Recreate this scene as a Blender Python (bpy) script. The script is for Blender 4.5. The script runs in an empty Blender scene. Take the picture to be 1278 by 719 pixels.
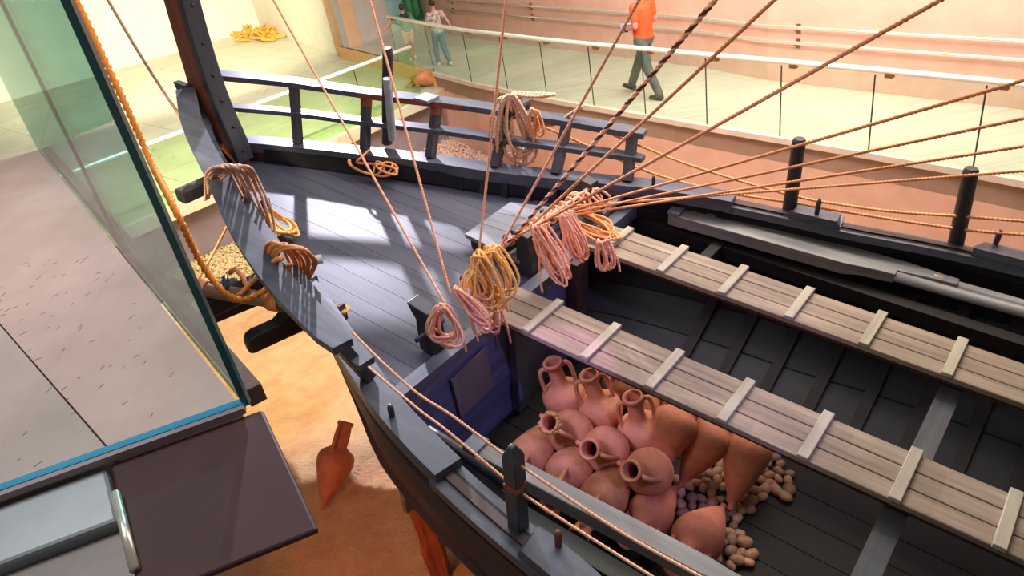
import bpy, math, random
from mathutils import Vector, Matrix, noise
random.seed(11)
R = random.Random(5)
sc = bpy.context.scene
COL = sc.collection
PI = math.pi
# ------------------------------------------------------------------ camera geometry (image 1278 x 719)
F, CX, CY = 930.0, 639.0, 359.5
_n = Vector((930 - CX, 1900 - CY, F)).normalized()
UPc = -_n
_f = Vector((0, 0, 1))
Yc = (_f - UPc * _f.dot(UPc)).normalized()
Xc = Yc.cross(UPc) * -1
Xc = Vector((Yc.y * UPc.z - Yc.z * UPc.y, Yc.z * UPc.x - Yc.x * UPc.z, Yc.x * UPc.y - Yc.y * UPc.x))
def ray(px, py):
    d = Vector(((px - CX) / F, (py - CY) / F, 1.0))
    return Vector((d.dot(Xc), d.dot(Yc), d.dot(UPc)))
def P(px, py, z):
    r = ray(px, py); return r * (z / r.z)
# the ship stands nose-down by about eight degrees: its own axes a (along), b (across), c (up)
pit, hdg = math.radians(7.8), math.radians(-44.5)
O = Vector((.206, 5.0, -3.3))
EU = Vector((math.cos(hdg) * math.cos(pit), math.sin(hdg) * math.cos(pit), -math.sin(pit)))
EV = Vector((math.cos(hdg + PI / 2), math.sin(hdg + PI / 2), 0))
EW = EU.cross(EV)
SHIP = Matrix(((EU.x, EV.x, EW.x, O.x), (EU.y, EV.y, EW.y, O.y), (EU.z, EV.z, EW.z, O.z), (0, 0, 0, 1)))
WORLD = Matrix.Identity(4)
def w2s(p): 
    p = p - O; return Vector((p.dot(EU), p.dot(EV), p.dot(EW)))
def PS(px, py, c=0):
    r = ray(px, py); t = (c + O.dot(EW)) / r.dot(EW); return w2s(r * t)
def PB(px, py, b):
    r = ray(px, py); t = (b + O.dot(EV)) / r.dot(EV); return w2s(r * t)
DOWN = Vector((-EU.z, -EV.z, -EW.z))     # gravity in ship axes
CL = .27
def V(*a): return Vector(a)

# ------------------------------------------------------------------ materials
def srgb(h):
    h = h.lstrip('#'); c = [int(h[i:i+2], 16) / 255 for i in (0, 2, 4)]
    return tuple(x / 12.92 if x <= .04045 else ((x + .055) / 1.055) ** 2.4 for x in c) + (1,)
def base(name):
    m = bpy.data.materials.new(name); m.use_nodes = True
    nt = m.node_tree; b = nt.nodes['Principled BSDF']; return m, nt, b
def ramp(nt, fac, stops):
    r = nt.nodes.new('ShaderNodeValToRGB'); e = r.color_ramp.elements
    e[0].position, e[0].color = stops[0]; e[1].position, e[1].color = stops[-1]
    for p, c in stops[1:-1]:
        x = e.new(p); x.color = c
    nt.links.new(fac, r.inputs[0]); return r.outputs[0]
def noise_node(nt, scale, detail=5, mapscale=(1, 1, 1), rough=.6):
    tc = nt.nodes.new('ShaderNodeTexCoord'); mp = nt.nodes.new('ShaderNodeMapping')
    mp.inputs['Scale'].default_value = mapscale
    n = nt.nodes.new('ShaderNodeTexNoise'); n.inputs['Scale'].default_value = scale
    n.inputs['Detail'].default_value = detail; n.inputs['Roughness'].default_value = rough
    nt.links.new(tc.outputs['Object'], mp.inputs[0]); nt.links.new(mp.outputs[0], n.inputs['Vector'])
    return n, mp
def bump(nt, b, h, strength, dist=.01):
    bp = nt.nodes.new('ShaderNodeBump'); bp.inputs['Strength'].default_value = strength
    bp.inputs['Distance'].default_value = dist
    nt.links.new(h, bp.inputs['Height']); nt.links.new(bp.outputs[0], b.inputs['Normal'])
def mixc(nt, fac, a, b, mode='MIX'):
    m = nt.nodes.new('ShaderNodeMix'); m.data_type = 'RGBA'; m.blend_type = mode
    for s, v in ((m.inputs[0], fac), (m.inputs[6], a), (m.inputs[7], b)):
        if isinstance(v, (int, float)): s.default_value = v
        elif isinstance(v, tuple): s.default_value = v
        else: nt.links.new(v, s)
    return m.outputs[2]
def wood(name, c0, c1, rough=.55, axis=0, grain=14, island=.25, bstr=.35, spec=.5, wear=None):
    m, nt, b = base(name)
    ms = [grain, grain, grain]; ms[axis] = grain * .07
    n, _ = noise_node(nt, 1.0, 6, tuple(ms), .65)
    c = ramp(nt, n.outputs[0], [(.3, srgb(c0)), (.7, srgb(c1))])
    g = nt.nodes.new('ShaderNodeNewGeometry')
    mr = nt.nodes.new('ShaderNodeMapRange'); mr.inputs[3].default_value = 1 - island; mr.inputs[4].default_value = 1 + island
    nt.links.new(g.outputs['Random Per Island'], mr.inputs[0])
    hs = nt.nodes.new('ShaderNodeHueSaturation'); nt.links.new(mr.outputs[0], hs.inputs['Value']); nt.links.new(c, hs.inputs['Color'])
    col = hs.outputs[0]
    if wear:
        n2, _ = noise_node(nt, 5.0, 8, (1, 1, 1), .7)
        f = ramp(nt, n2.outputs[0], [(.55, (0, 0, 0, 1)), (.72, (1, 1, 1, 1))])
        col = mixc(nt, f, col, srgb(wear))
    nt.links.new(col, b.inputs['Base Color'])
    b.inputs['Roughness'].default_value = rough; b.inputs['Specular IOR Level'].default_value = spec
    bump(nt, b, n.outputs[0], bstr, .006)
    return m
def mottled(name, c0, c1, rough=.8, scale=6, bstr=.3, dist=.01, detail=6, metal=0, spec=.5):
    m, nt, b = base(name)
    n, _ = noise_node(nt, scale, detail)
    c = ramp(nt, n.outputs[0], [(.3, srgb(c0)), (.7, srgb(c1))])
    nt.links.new(c, b.inputs['Base Color']); b.inputs['Roughness'].default_value = rough; b.inputs['Metallic'].default_value = metal
    b.inputs['Specular IOR Level'].default_value = spec
    if bstr: bump(nt, b, n.outputs[0], bstr, dist)
    return m
def glassm(name, tint, gloss=.9, f0=1.45):
    m, nt, b = base(name); nt.nodes.remove(b)
    t = nt.nodes.new('ShaderNodeBsdfTransparent'); t.inputs[0].default_value = srgb(tint)
    g = nt.nodes.new('ShaderNodeBsdfGlossy'); g.inputs['Roughness'].default_value = .02; g.inputs[0].default_value = (gloss, gloss, gloss, 1)
    lw = nt.nodes.new('ShaderNodeLayerWeight'); lw.inputs[0].default_value = .5
    pw = nt.nodes.new('ShaderNodeMath'); pw.operation = 'POWER'; pw.inputs[1].default_value = 5; nt.links.new(lw.outputs['Facing'], pw.inputs[0])
    fr = nt.nodes.new('ShaderNodeMath'); fr.operation = 'MULTIPLY_ADD'; fr.inputs[1].default_value = .6; fr.inputs[2].default_value = .035; nt.links.new(pw.outputs[0], fr.inputs[0])
    mx = nt.nodes.new('ShaderNodeMixShader'); nt.links.new(fr.outputs[0], mx.inputs[0])
    nt.links.new(t.outputs[0], mx.inputs[1]); nt.links.new(g.outputs[0], mx.inputs[2])
    nt.links.new(mx.outputs[0], nt.nodes['Material Output'].inputs[0]); return m
M = {}
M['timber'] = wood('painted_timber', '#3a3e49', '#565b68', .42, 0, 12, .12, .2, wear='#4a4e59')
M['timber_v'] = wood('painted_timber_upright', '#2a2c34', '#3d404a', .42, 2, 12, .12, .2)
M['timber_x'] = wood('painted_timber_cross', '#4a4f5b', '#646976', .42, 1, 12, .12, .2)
M['rail_red'] = wood('red_brown_timber', '#6b3628', '#8a4a34', .5, 2, 12, .1, .2)
M['hull'] = wood('dark_hull_strakes', '#30201e', '#46302c', .5, 0, 8, .18, .3)
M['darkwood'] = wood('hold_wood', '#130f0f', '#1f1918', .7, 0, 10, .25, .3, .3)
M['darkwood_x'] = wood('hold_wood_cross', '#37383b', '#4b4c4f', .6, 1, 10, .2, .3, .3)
M['deck'] = wood('deck_planks', '#40424f', '#555765', .5, 0, 9, .10, .25, .3, wear='#4b4c59')
M['bulk'] = wood('bulkhead_planks', '#474c60', '#646a80', .5, 1, 9, .16, .3)
M['bulkpatch'] = wood('bulkhead_board', '#5f5a58', '#7b756f', .6, 2, 10, .1, .3)
M['plank'] = wood('weathered_gangway_plank', '#665a4d', '#9a8975', .7, 0, 12, .14, .5, .3)
M['batten'] = wood('pale_batten', '#878070', '#a69e8a', .7, 1, 12, .12, .4, .3)
M['hatch'] = wood('hatch_board', '#5a5e69', '#7c808c', .45, 0, 10, .12, .3)
M['spar'] = wood('pale_spar', '#7f858c', '#a6acb3', .4, 1, 8, .05, .2)
M['brownpole'] = wood('brown_pole', '#6f5446', '#937365', .5, 0, 8, .05, .3)
M['shade_black'] = wood('shade_lining', '#15151a', '#222228', .6, 0, 8, .2, .2, .3)  # near-black colour standing in for shade inside the hull
M['oar'] = wood('oar_wood', '#626262', '#8e8b86', .45, 0, 10, .1, .25)
M['prop'] = wood('rough_prop', '#4a2416', '#a85a38', .8, 2, 16, .1, 1.0)
M['blackwood'] = wood('black_timber', '#1d1c20', '#2e2d33', .45, 2, 10, .05, .3)
def rope_m(name, c0, c1):
    m = mottled(name, c0, c1, .75, 60, .4, .004); return m
M['rope_o'] = rope_m('orange_rope', '#d98650', '#f4ae74')
M['rope_p'] = rope_m('pink_tan_rope', '#eda27a', '#ffc6a0')
M['rope_g'] = rope_m('golden_rope', '#eba94c', '#ffd07c')
M['rope_t'] = rope_m('tan_rope', '#bc9076', '#e2ba9e')
M['rope_d'] = rope_m('brown_strand', '#4d2a22', '#6e4030')
M['rope_b'] = rope_m('bright_orange_rope', '#d8791c', '#f39c3a')
M['terra'] = mottled('terracotta', '#ac6a44', '#d08a5e', .75, 7, .25, .006)
M['terra2'] = mottled('terracotta_red', '#a86044', '#c67a56', .78, 9, .25, .006)
M['crust'] = mottled('sea_crust', '#a0703a', '#c99a58', .9, 40, .8, .01)
M['pebble'] = []
for i, (a, b_) in enumerate((('#8a6048', '#b08666'), ('#a0745a', '#c89c7c'), ('#7a5a46', '#9c7860'), ('#a47256', '#c89474'))):
    M['pebble'].append(mottled('river_pebble_%s' % 'abcd'[i], a, b_, .6, 14, .2, .003))
M['gravel'] = mottled('gravel', '#7c6848', '#b49c70', .85, 30, .5, .01)
M['gravelpink'] = mottled('pale_gravel', '#b08a80', '#d8b4a4', .85, 30, .5, .01)
M['steelr'] = mottled('brushed_steel', '#d6d0c0', '#e6e0d2', .25, 20, .02, .001, metal=.6)
M['whiterail'] = mottled('pale_metal_rail', '#dfe3da', '#eef0ea', .3, 20, 0, metal=.2)
M['bracket'] = mottled('bracket_metal', '#8a6a48', '#a88058', .4, 20, .05, metal=.8)
M['glass_ramp'] = glassm('ramp_glass', '#eef8f5')
M['glass_green'] = glassm('green_glass', '#eaf8e2')
M['glass_teal'] = glassm('teal_glass', '#f7fbfb', 1.0)
M['glass_teal2'] = glassm('deep_teal_glass', '#b9dcdc', 1.0)
m, nt, b = base('glass_edge'); b.inputs['Base Color'].default_value = srgb('#2c5c60'); b.inputs['Roughness'].default_value = .15
M['glass_edge'] = m
m, nt, b = base('glass_edge_blue'); b.inputs['Base Color'].default_value = srgb('#2f8fb4'); b.inputs['Roughness'].default_value = .2
M['glass_edge_blue'] = m
M['joint'] = mottled('dark_joint', '#1e2624', '#2a3430', .6, 10, 0)
M['rampwall'] = mottled('pink_concrete', '#d6a792', '#e2b8a4', .8, 2.5, .12, .01, 8)
M['whitewall'] = mottled('white_wall', '#ddd6c4', '#e8e2d2', .85, 2, .05)
M['pillar'] = mottled('beige_pillar', '#c49a78', '#d0aa8a', .8, 2, .05)
M['greywall'] = mottled('grey_wall', '#b7aea8', '#c5bdb6', .8, 2, .05)
M['bluewall'] = mottled('blue_wall', '#9ad0dc', '#b0e0e0', .7, 2, .02)
M['mauve'] = mottled('mauve_wall', '#8d8288', '#9b9096', .8, 3, .08)
M['curb'] = mottled('pale_curb', '#c0a68a', '#d2ba9e', .8, 4, .1)
M['coping'] = mottled('coping', '#cdbba8', '#ded0bf', .6, 4, .05)
M['orangeband'] = mottled('orange_riser', '#d8a468', '#e6b47c', .7, 6, .05)
M['purple_metal'] = mottled('maroon_cladding', '#3c2423', '#4a2e2e', .55, 5, .02, spec=.15)
M['grey_metal'] = mottled('slate_cladding', '#8a9398', '#9aa3a8', .4, 5, .02, metal=.2)
M['lav_metal'] = mottled('lavender_cladding', '#8a7a80', '#968890', .35, 8, .05)
M['dark'] = mottled('near_black', '#101012', '#1a1a1c', .6, 8, 0)
M['paper'] = mottled('white_card', '#f2f2f0', '#ffffff', .6, 8, 0)
M['skin'] = mottled('skin', '#b5745c', '#c88a70', .55, 12, .02)
M['hair'] = mottled('dark_hair', '#1c1513', '#2a201c', .5, 60, .4)
M['orange_shirt'] = mottled('orange_shirt', '#e0491c', '#ee5a28', .85, 8, .3)
M['grey_trousers'] = mottled('grey_trousers', '#4c504c', '#5c605a', .85, 8, .3)
M['shoe_dark'] = mottled('dark_shoe', '#2c2e2e', '#3a3c3c', .6, 10, .1)
M['shoe_white'] = mottled('white_shoe', '#c8b8a8', '#e0d0c0', .6, 10, .1)
M['green_shirt'] = mottled('green_shirt', '#3f7a48', '#4a8a52', .85, 8, .2)
M['black_yoke'] = mottled('black_yoke', '#23202a', '#302c38', .85, 8, .2)
M['shorts_pink'] = mottled('pale_shorts', '#c99a80', '#dcae94', .85, 8, .2)
M['jeans'] = mottled('teal_jeans', '#3a6470', '#4a7682', .85, 8, .2)
m, nt, b = base('floral_shirt')
v = nt.nodes.new('ShaderNodeTexVoronoi'); v.inputs['Scale'].default_value = 22
tc = nt.nodes.new('ShaderNodeTexCoord'); nt.links.new(tc.outputs['Object'], v.inputs['Vector'])
nt.links.new(ramp(nt, v.outputs['Color'], [(.2, srgb('#5d6a66')), (.5, srgb('#b8b4ac')), (.8, srgb('#a06a6a'))]), b.inputs['Base Color'])
b.inputs['Roughness'].default_value = .85; M['floral'] = m
# walkway floor, ramp floor, sand
def tiles(name, c0, c1, joint, sx, sy, rot=0., rough=.35, off=0.0, mscale=1.2, smear=None):
    m, nt, b = base(name)
    tc = nt.nodes.new('ShaderNodeTexCoord'); mp = nt.nodes.new('ShaderNodeMapping'); mp.inputs['Rotation'].default_value[2] = rot
    br = nt.nodes.new('ShaderNodeTexBrick'); br.inputs['Scale'].default_value = 1; br.offset = off
    br.inputs['Brick Width'].default_value = sx; br.inputs['Row Height'].default_value = sy
    br.inputs['Mortar Size'].default_value = .006; br.inputs['Color1'].default_value = (1, 1, 1, 1); br.inputs['Color2'].default_value = (.93, .93, .93, 1)
    br.inputs['Mortar'].default_value = srgb(joint)
    nt.links.new(tc.outputs['Object'], mp.inputs[0]); nt.links.new(mp.outputs[0], br.inputs['Vector'])
    n = nt.nodes.new('ShaderNodeTexNoise'); n.inputs['Scale'].default_value = mscale; n.inputs['Detail'].default_value = 8
    nt.links.new(mp.outputs[0], n.inputs['Vector'])
    c = ramp(nt, n.outputs[0], [(.3, srgb(c0)), (.7, srgb(c1))])
    if smear:
        n2 = nt.nodes.new('ShaderNodeTexNoise'); n2.inputs['Scale'].default_value = 9; n2.inputs['Detail'].default_value = 4
        mp2 = nt.nodes.new('ShaderNodeMapping'); mp2.inputs['Rotation'].default_value[2] = rot + .4; mp2.inputs['Scale'].default_value = (1, .25, 1)
        nt.links.new(tc.outputs['Object'], mp2.inputs[0]); nt.links.new(mp2.outputs[0], n2.inputs['Vector'])
        f = ramp(nt, n2.outputs[0], [(.6, (0, 0, 0, 1)), (.75, (.6, .6, .6, 1))])
        c = mixc(nt, f, c, srgb(smear))
    col = mixc(nt, 1.0, c, br.outputs['Color'], 'MULTIPLY')
    nt.links.new(col, b.inputs['Base Color']); b.inputs['Roughness'].default_value = rough; return m
M['floor_yellow'] = tiles('walkway_slabs', '#bcb8a4', '#d0ccb6', '#6a6a50', 1.6, 1.6, math.radians(46), .35, smear='#8f8c78')
def boards():
    m, nt, b = base('ramp_boards')
    n, mp = noise_node(nt, 1.0, 6, (1.1, 14, 1)); mp.inputs['Rotation'].default_value[2] = math.radians(-36)
    c = ramp(nt, n.outputs[0], [(.3, srgb('#b4ae9a')), (.7, srgb('#cfcab6'))])
    nt.links.new(c, b.inputs['Base Color']); b.inputs['Roughness'].default_value = .35; return m
M['floor_ramp'] = boards()
M['floor_near'] = tiles('near_slabs', '#9c8278', '#b0958a', '#6a5c54', 2.3, 5.2, math.radians(33), .5, smear='#8d7a70')
def sandm():
    m, nt, b = base('sand')
    n, _ = noise_node(nt, 5, 8, (1, 1, 1), .6)
    c = ramp(nt, n.outputs[0], [(.3, srgb('#c69a70')), (.7, srgb('#ddb68a'))])
    nt.links.new(c, b.inputs['Base Color']); b.inputs['Roughness'].default_value = .95
    n2, _ = noise_node(nt, 26, 6, (1, 1, 1), .7); bump(nt, b, n2.outputs[0], .8, .035); return m
M['sand'] = sandm()

# ------------------------------------------------------------------ mesh builder
class MB:
    def __init__(s): s.v = []; s.f = []; s.mi = []
    def add(s, vs, fs, mi=0):
        o = len(s.v); s.v += [Vector(x) for x in vs]; s.f += [tuple(i + o for i in f) for f in fs]; s.mi += [mi] * len(fs); return s
    def hexa(s, b4, t4, mi=0):
        return s.add(list(b4) + list(t4), [(3, 2, 1, 0), (4, 5, 6, 7), (0, 1, 5, 4), (1, 2, 6, 5), (2, 3, 7, 6), (3, 0, 4, 7)], mi)
    def box(s, x0, x1, y0, y1, z0, z1, mi=0, ch=0):
        if ch:
            c = ch
            ring = lambda z, i: [(x0 + i, y0 + i, z), (x1 - i, y0 + i, z), (x1 - i, y1 - i, z), (x0 + i, y1 - i, z)]
            vs = ring(z0, c) + ring(z0 + c, 0) + ring(z1 - c, 0) + ring(z1, c)
            fs = [(3, 2, 1, 0), (12, 13, 14, 15)]
            for k in range(3):
                for i in range(4):
                    j = (i + 1) % 4; fs.append((k * 4 + i, k * 4 + j, k * 4 + 4 + j, k * 4 + 4 + i))
            return s.add(vs, fs, mi)
        return s.hexa([(x0, y0, z0), (x1, y0, z0), (x1, y1, z0), (x0, y1, z0)], [(x0, y0, z1), (x1, y0, z1), (x1, y1, z1), (x0, y1, z1)], mi)
    def bar(s, p, q, w, h, up=Vector((0, 0, 1)), mi=0):     # rectangular bar from p to q
        p, q = Vector(p), Vector(q); d = (q - p).normalized(); sd = d.cross(up).normalized() * (w / 2); u = sd.cross(d).normalized() * (h / 2)
        return s.hexa([p - sd - u, p + sd - u, p + sd + u, p - sd + u], [q - sd - u, q + sd - u, q + sd + u, q - sd + u], mi)
    def prism(s, poly, z0, z1, mi=0):
        n = len(poly)
        if sum(poly[i][0] * poly[(i + 1) % n][1] - poly[(i + 1) % n][0] * poly[i][1] for i in range(n)) < 0: poly = poly[::-1]
        vs = [(x, y, z0) for x, y in poly] + [(x, y, z1) for x, y in poly]
        return s.add(vs, [tuple(range(n))[::-1], tuple(range(n, 2 * n))] + [(i, (i + 1) % n, n + (i + 1) % n, n + i) for i in range(n)], mi)
    def lathe(s, prof, n=32, mi=0, T=None):
        vs = []; fs = []
        for r, z in prof:
            for i in range(n):
                a = 2 * PI * i / n; vs.append(Vector((r * math.cos(a), r * math.sin(a), z)))
        for k in range(len(prof) - 1):
            for i in range(n):
                j = (i + 1) % n; fs.append((k * n + i, k * n + j, (k + 1) * n + j, (k + 1) * n + i))
        fs.append(tuple(range(n))[::-1]); fs.append(tuple((len(prof) - 1) * n + i for i in range(n)))
        if T: vs = [T @ v for v in vs]
        return s.add(vs, fs, mi)
    def sweep(s, pts, secs, closed=False, cap=True, mi=0, mifun=None):
        # pts: centres, secs: list of rings of points (already absolute)
        n = len(secs[0]); o = len(s.v); 
        for r in secs: s.v += r
        L = len(secs)
        for k in range(L - 1):
            for i in range(n):
                j = (i + 1) % n; s.f.append((o + k * n + i, o + k * n + j, o + (k + 1) * n + j, o + (k + 1) * n + i)); s.mi.append(mifun(i) if mifun else mi)
        if cap:
            s.f.append(tuple(o + i for i in range(n))[::-1]); s.mi.append(mi)
            s.f.append(tuple(o + (L - 1) * n + i for i in range(n))); s.mi.append(mi)
        return s
    def tube(s, pts, r, sides=10, lobes=0, pitch=0, mi=0, mifun=None, amp=.2):
        pts = [Vector(p) for p in pts]
        if lobes:
            pts = resample(pts, pitch / 7.0)
        rr = r if isinstance(r, (list, tuple)) else None
        n = len(pts); T = []
        for i in range(n):
            a = pts[max(0, i - 1)]; b = pts[min(n - 1, i + 1)]; t = (b - a); T.append(t.normalized() if t.length > 1e-9 else Vector((0, 0, 1)))
        u = T[0].orthogonal().normalized(); rings = []; dist = 0
        for i in range(n):
            if i: dist += (pts[i] - pts[i - 1]).length
            u = (u - T[i] * u.dot(T[i]))
            u = u.normalized() if u.length > 1e-6 else T[i].orthogonal().normalized()
            w = T[i].cross(u); ph = 2 * PI * dist / pitch if pitch else 0
            ri = rr[i] if rr else r; ring = []
            for k in range(sides):
                a = 2 * PI * k / sides; q = ri * (1 + (amp * math.cos(lobes * a) if lobes else 0))
                ring.append(pts[i] + (u * math.cos(a + ph) + w * math.sin(a + ph)) * q)
            rings.append(ring)
        return s.sweep(pts, rings, mi=mi, mifun=mifun)
    def rope(s, pts, r, **k):
        return s.tube(pts, r, sides=9, lobes=3, pitch=k.pop('pitch', r * 7.5), **k)
    def ball(s, c, r, sx=1, sy=1, sz=1, n=12, mi=0, rough=0, seed=0):
        c = Vector(c); vs = []; fs = []; m = n // 2
        for i in range(m + 1):
            t = PI * i / m
            for j in range(n):
                a = 2 * PI * j / n; d = Vector((math.sin(t) * math.cos(a), math.sin(t) * math.sin(a), math.cos(t)))
                k = 1 + (rough * noise.noise(d * 1.6 + Vector((seed * 7.1, seed * 3.3, 0))) if rough else 0)
                vs.append(c + Vector((d.x * sx, d.y * sy, d.z * sz)) * r * k)
        for i in range(m):
            for j in range(n):
                q = (j + 1) % n; fs.append((i * n + j, (i + 1) * n + j, (i + 1) * n + q, i * n + q))
        return s.add(vs, fs, mi)
    def xf(s, T): s.v = [T @ v for v in s.v]; return s
def resample(pts, step):
    out = [pts[0]]; acc = 0
    for a, b in zip(pts, pts[1:]):
        L = (b - a).length
        if L < 1e-9: continue
        d = step - acc
        while d <= L:
            out.append(a.lerp(b, d / L)); d += step
        acc = L - (d - step)
    if (out[-1] - pts[-1]).length > step * .3: out.append(pts[-1])
    return out
def spline(pts, n=10):
    pts = [Vector(p) for p in pts]; out = []
    q = [pts[0] * 2 - pts[1]] + pts + [pts[-1] * 2 - pts[-2]]
    for i in range(1, len(q) - 2):
        p0, p1, p2, p3 = q[i - 1:i + 3]
        for k in range(n):
            t = k / n
            out.append(.5 * ((2 * p1) + (p2 - p0) * t + (2 * p0 - 5 * p1 + 4 * p2 - p3) * t * t + (3 * p1 - p0 - 3 * p2 + p3) * t ** 3))
    out.append(pts[-1]); return out
def interp(tab, x):
    if x <= tab[0][0]: return tab[0][1]
    for (a, p), (b, q) in zip(tab, tab[1:]):
        if x <= b:
            return p + (q - p) * (x - a) / (b - a)
    return tab[-1][1]
def crv(tab):                 # smooth table -> dense table
    d = spline([Vector((a, b, 0)) for a, b in tab], 8); return [(p.x, p.y) for p in d]

def mesh(name, mb, mats, smooth=False):
    me = bpy.data.meshes.new(name); me.from_pydata([tuple(v) for v in mb.v], [], mb.f)
    if not isinstance(mats, (list, tuple)): mats = [mats]
    for m in mats: me.materials.append(m)
    me.polygons.foreach_set('material_index', mb.mi)
    if smooth:
        me.polygons.foreach_set('use_smooth', [True] * len(me.polygons))
    me.update(); return me
def setp(o, label=None, cat=None, group=None, kind=None):
    if label: o['label'] = label
    if cat: o['category'] = cat
    if group: o['group'] = group
    if kind: o['kind'] = kind
def fix(o):
    import bmesh
    bm = bmesh.new(); bm.from_mesh(o.data); bmesh.ops.recalc_face_normals(bm, faces=bm.faces); bm.to_mesh(o.data); bm.free()
class Thing:
    def __init__(s, name, label, cat, frame=WORLD, at=(0, 0, 0), group=None, kind=None):
        s.o = bpy.data.objects.new(name, None); s.o.empty_display_size = .2; COL.objects.link(s.o)
        s.at = Vector(at); s.o.matrix_world = frame @ Matrix.Translation(s.at); setp(s.o, label, cat, group, kind)
    def part(s, name, mb, mats, parent=None, smooth=False, label=None, kind=None):
        mb.v = [v - s.at for v in mb.v]
        o = bpy.data.objects.new(name, mesh(name, mb, mats, smooth)); COL.objects.link(o); o.parent = parent or s.o
        fix(o)
        if label: o['label'] = label
        if kind: o['kind'] = kind
        return o
def solo(name, mb, mats, label=None, cat=None, frame=WORLD, group=None, kind=None, smooth=False):
    xs = [v.x for v in mb.v]; ys = [v.y for v in mb.v]; zs = [v.z for v in mb.v]
    at = Vector(((min(xs) + max(xs)) / 2, (min(ys) + max(ys)) / 2, min(zs)))
    mb.v = [v - at for v in mb.v]
    o = bpy.data.objects.new(name, mesh(name, mb, mats, smooth)); COL.objects.link(o)
    o.matrix_world = frame @ Matrix.Translation(at); setp(o, label, cat, group, kind); fix(o); return o
def struct(name, mb, mats, smooth=False): return solo(name, mb, mats, kind='structure', smooth=smooth)
def bevel(o, w=.008, seg=1):
    m = o.modifiers.new('b', 'BEVEL'); m.width = w; m.segments = seg; m.limit_method = 'ANGLE'; return o
def copy_tree(o, parent=None):
    kids = list(o.children); c = o.copy(); COL.objects.link(c); c.parent = parent
    for k in kids: copy_tree(k, c)
    return c
def PA(px, py, a):
    r = ray(px, py); t = (a + O.dot(EU)) / r.dot(EU); return w2s(r * t)
def S2W(p): return O + EU * p[0] + EV * p[1] + EW * p[2]
FWD = Vector((Xc.z, Yc.z, UPc.z))
def pxm(p): return F / S2W(p).dot(FWD)            # pixels per metre at a ship point
def frange(a, b, n): return [a + (b - a) * i / n for i in range(n + 1)]

# ================================================================== THE SETTING
EDGE = [P(*q, -3.9) for q in ((423, 58), (480, 72), (542, 90))] + [Vector(v) for v in ((-.03, 14.6, -3.9), (.6, 13.66, -3.9), (1.21, 12.72, -3.9), (1.86, 11.8, -3.9), (2.5, 10.95, -3.9), (3.16, 10.04, -3.9), (3.84, 9.13, -3.9), (4.54, 8.18, -3.9), (5.22, 7.23, -3.9), (5.9, 6.2, -3.9), (6.55, 5.1, -3.9), (7.2, 3.9, -3.9))]
WB = [P(*q, -3.9) for q in ((567, 45), (713, 63), (880, 85), (958, 100), (1278, 137))]
WB = [WB[0]] + WB[1:] + [WB[-1] + (WB[-1] - WB[-2]) * 1.6]
def slabpoly(name, pts, z0, z1, mat):
    return struct(name, MB().prism([(p[0], p[1]) for p in pts], z0, z1), mat)
slabpoly('floor', EDGE + WB[::-1] + [P(490, 40, -3.9), P(440, 60, -3.9)], -4.25, -3.9, M['floor_ramp'])
# pit wall under the ramp (pale pink) with a coping lip
mb = MB()
E2 = EDGE[2:]
for a, b_ in zip(E2, E2[1:]):
    d = (b_ - a).normalized(); n = Vector((-d.y, d.x, 0)) * -1
    if n.dot(Vector((0, -1, 0))) < 0: n = -n
    n *= -1
    mb.hexa([(a.x, a.y, -5.9), (b_.x, b_.y, -5.9), (b_.x + n.x * .2, b_.y + n.y * .2, -5.9), (a.x + n.x * .2, a.y + n.y * .2, -5.9)],
            [(a.x, a.y, -3.905), (b_.x, b_.y, -3.905), (b_.x + n.x * .2, b_.y + n.y * .2, -3.905), (a.x + n.x * .2, a.y + n.y * .2, -3.905)])
struct('wall_pit', mb, M['rampwall'])
mb = MB()
for a, b_ in zip(E2, E2[1:]):
    mb.bar(a + Vector((0, 0, -.03)), b_ + Vector((0, 0, -.03)), .10, .08)
struct('trim_1', mb, M['coping'])
mb = MB()
for a, b_ in zip(EDGE[:3], EDGE[1:3]): mb.bar(a + Vector((0, 0, -.17)), b_ + Vector((0, 0, -.17)), .08, .34)
struct('trim_2', mb, M['orangeband'])
def wallseg(name, pts, z0, z1, th, mat, flip=1):
    mb = MB()
    for a, b_ in zip(pts, pts[1:]):
        a, b_ = Vector(a), Vector(b_); d = (b_ - a); d.z = 0; d.normalize(); n = Vector((-d.y, d.x, 0)) * th * flip
        mb.hexa([(a.x, a.y, z0), (b_.x, b_.y, z0), (b_.x + n.x, b_.y + n.y, z0), (a.x + n.x, a.y + n.y, z0)],
                [(a.x, a.y, z1), (b_.x, b_.y, z1), (b_.x + n.x, b_.y + n.y, z1), (a.x + n.x, a.y + n.y, z1)])
    return struct(name, mb, mat)
wallseg('wall_right', WB, -4.0, .6, .3, M['rampwall'])
# lower walkway (about a hand lower than the ramp), left and behind
ZL = -4.2
s0, s1, s2, s3 = P(200, 264, ZL), P(420, 171, ZL), P(535, 122, ZL), P(556, 108, ZL)
e0 = s0 + (s0 - s1) * 1.2
bw0, bw1, bw2 = P(110, 97, ZL), P(325, 35, ZL), P(421, 69, ZL)
bwl = bw0 + (bw0 - bw1) * 2.5
slabpoly('floor', [e0, s0, s1, s2, s3, P(542, 91, -3.9) + Vector((.03, .1, 0)), P(480, 72, -3.9) + Vector((.05, .1, 0)), P(423, 58, -3.9), bw2, bw1, bw0, bwl, bwl + Vector((-1, -8, 0))], ZL - .18, ZL, M['floor_yellow'])
mb = MB()
for a, b_ in ((e0, s1), (s1, s3)):
    mb.bar(a + Vector((.0, 0, -.1)), b_ + Vector((.0, 0, -.1)), .12, .22)
struct('trim_3', mb, M['curb'])
inn = lambda p: p + Vector((-.3, .3, 0))
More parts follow.
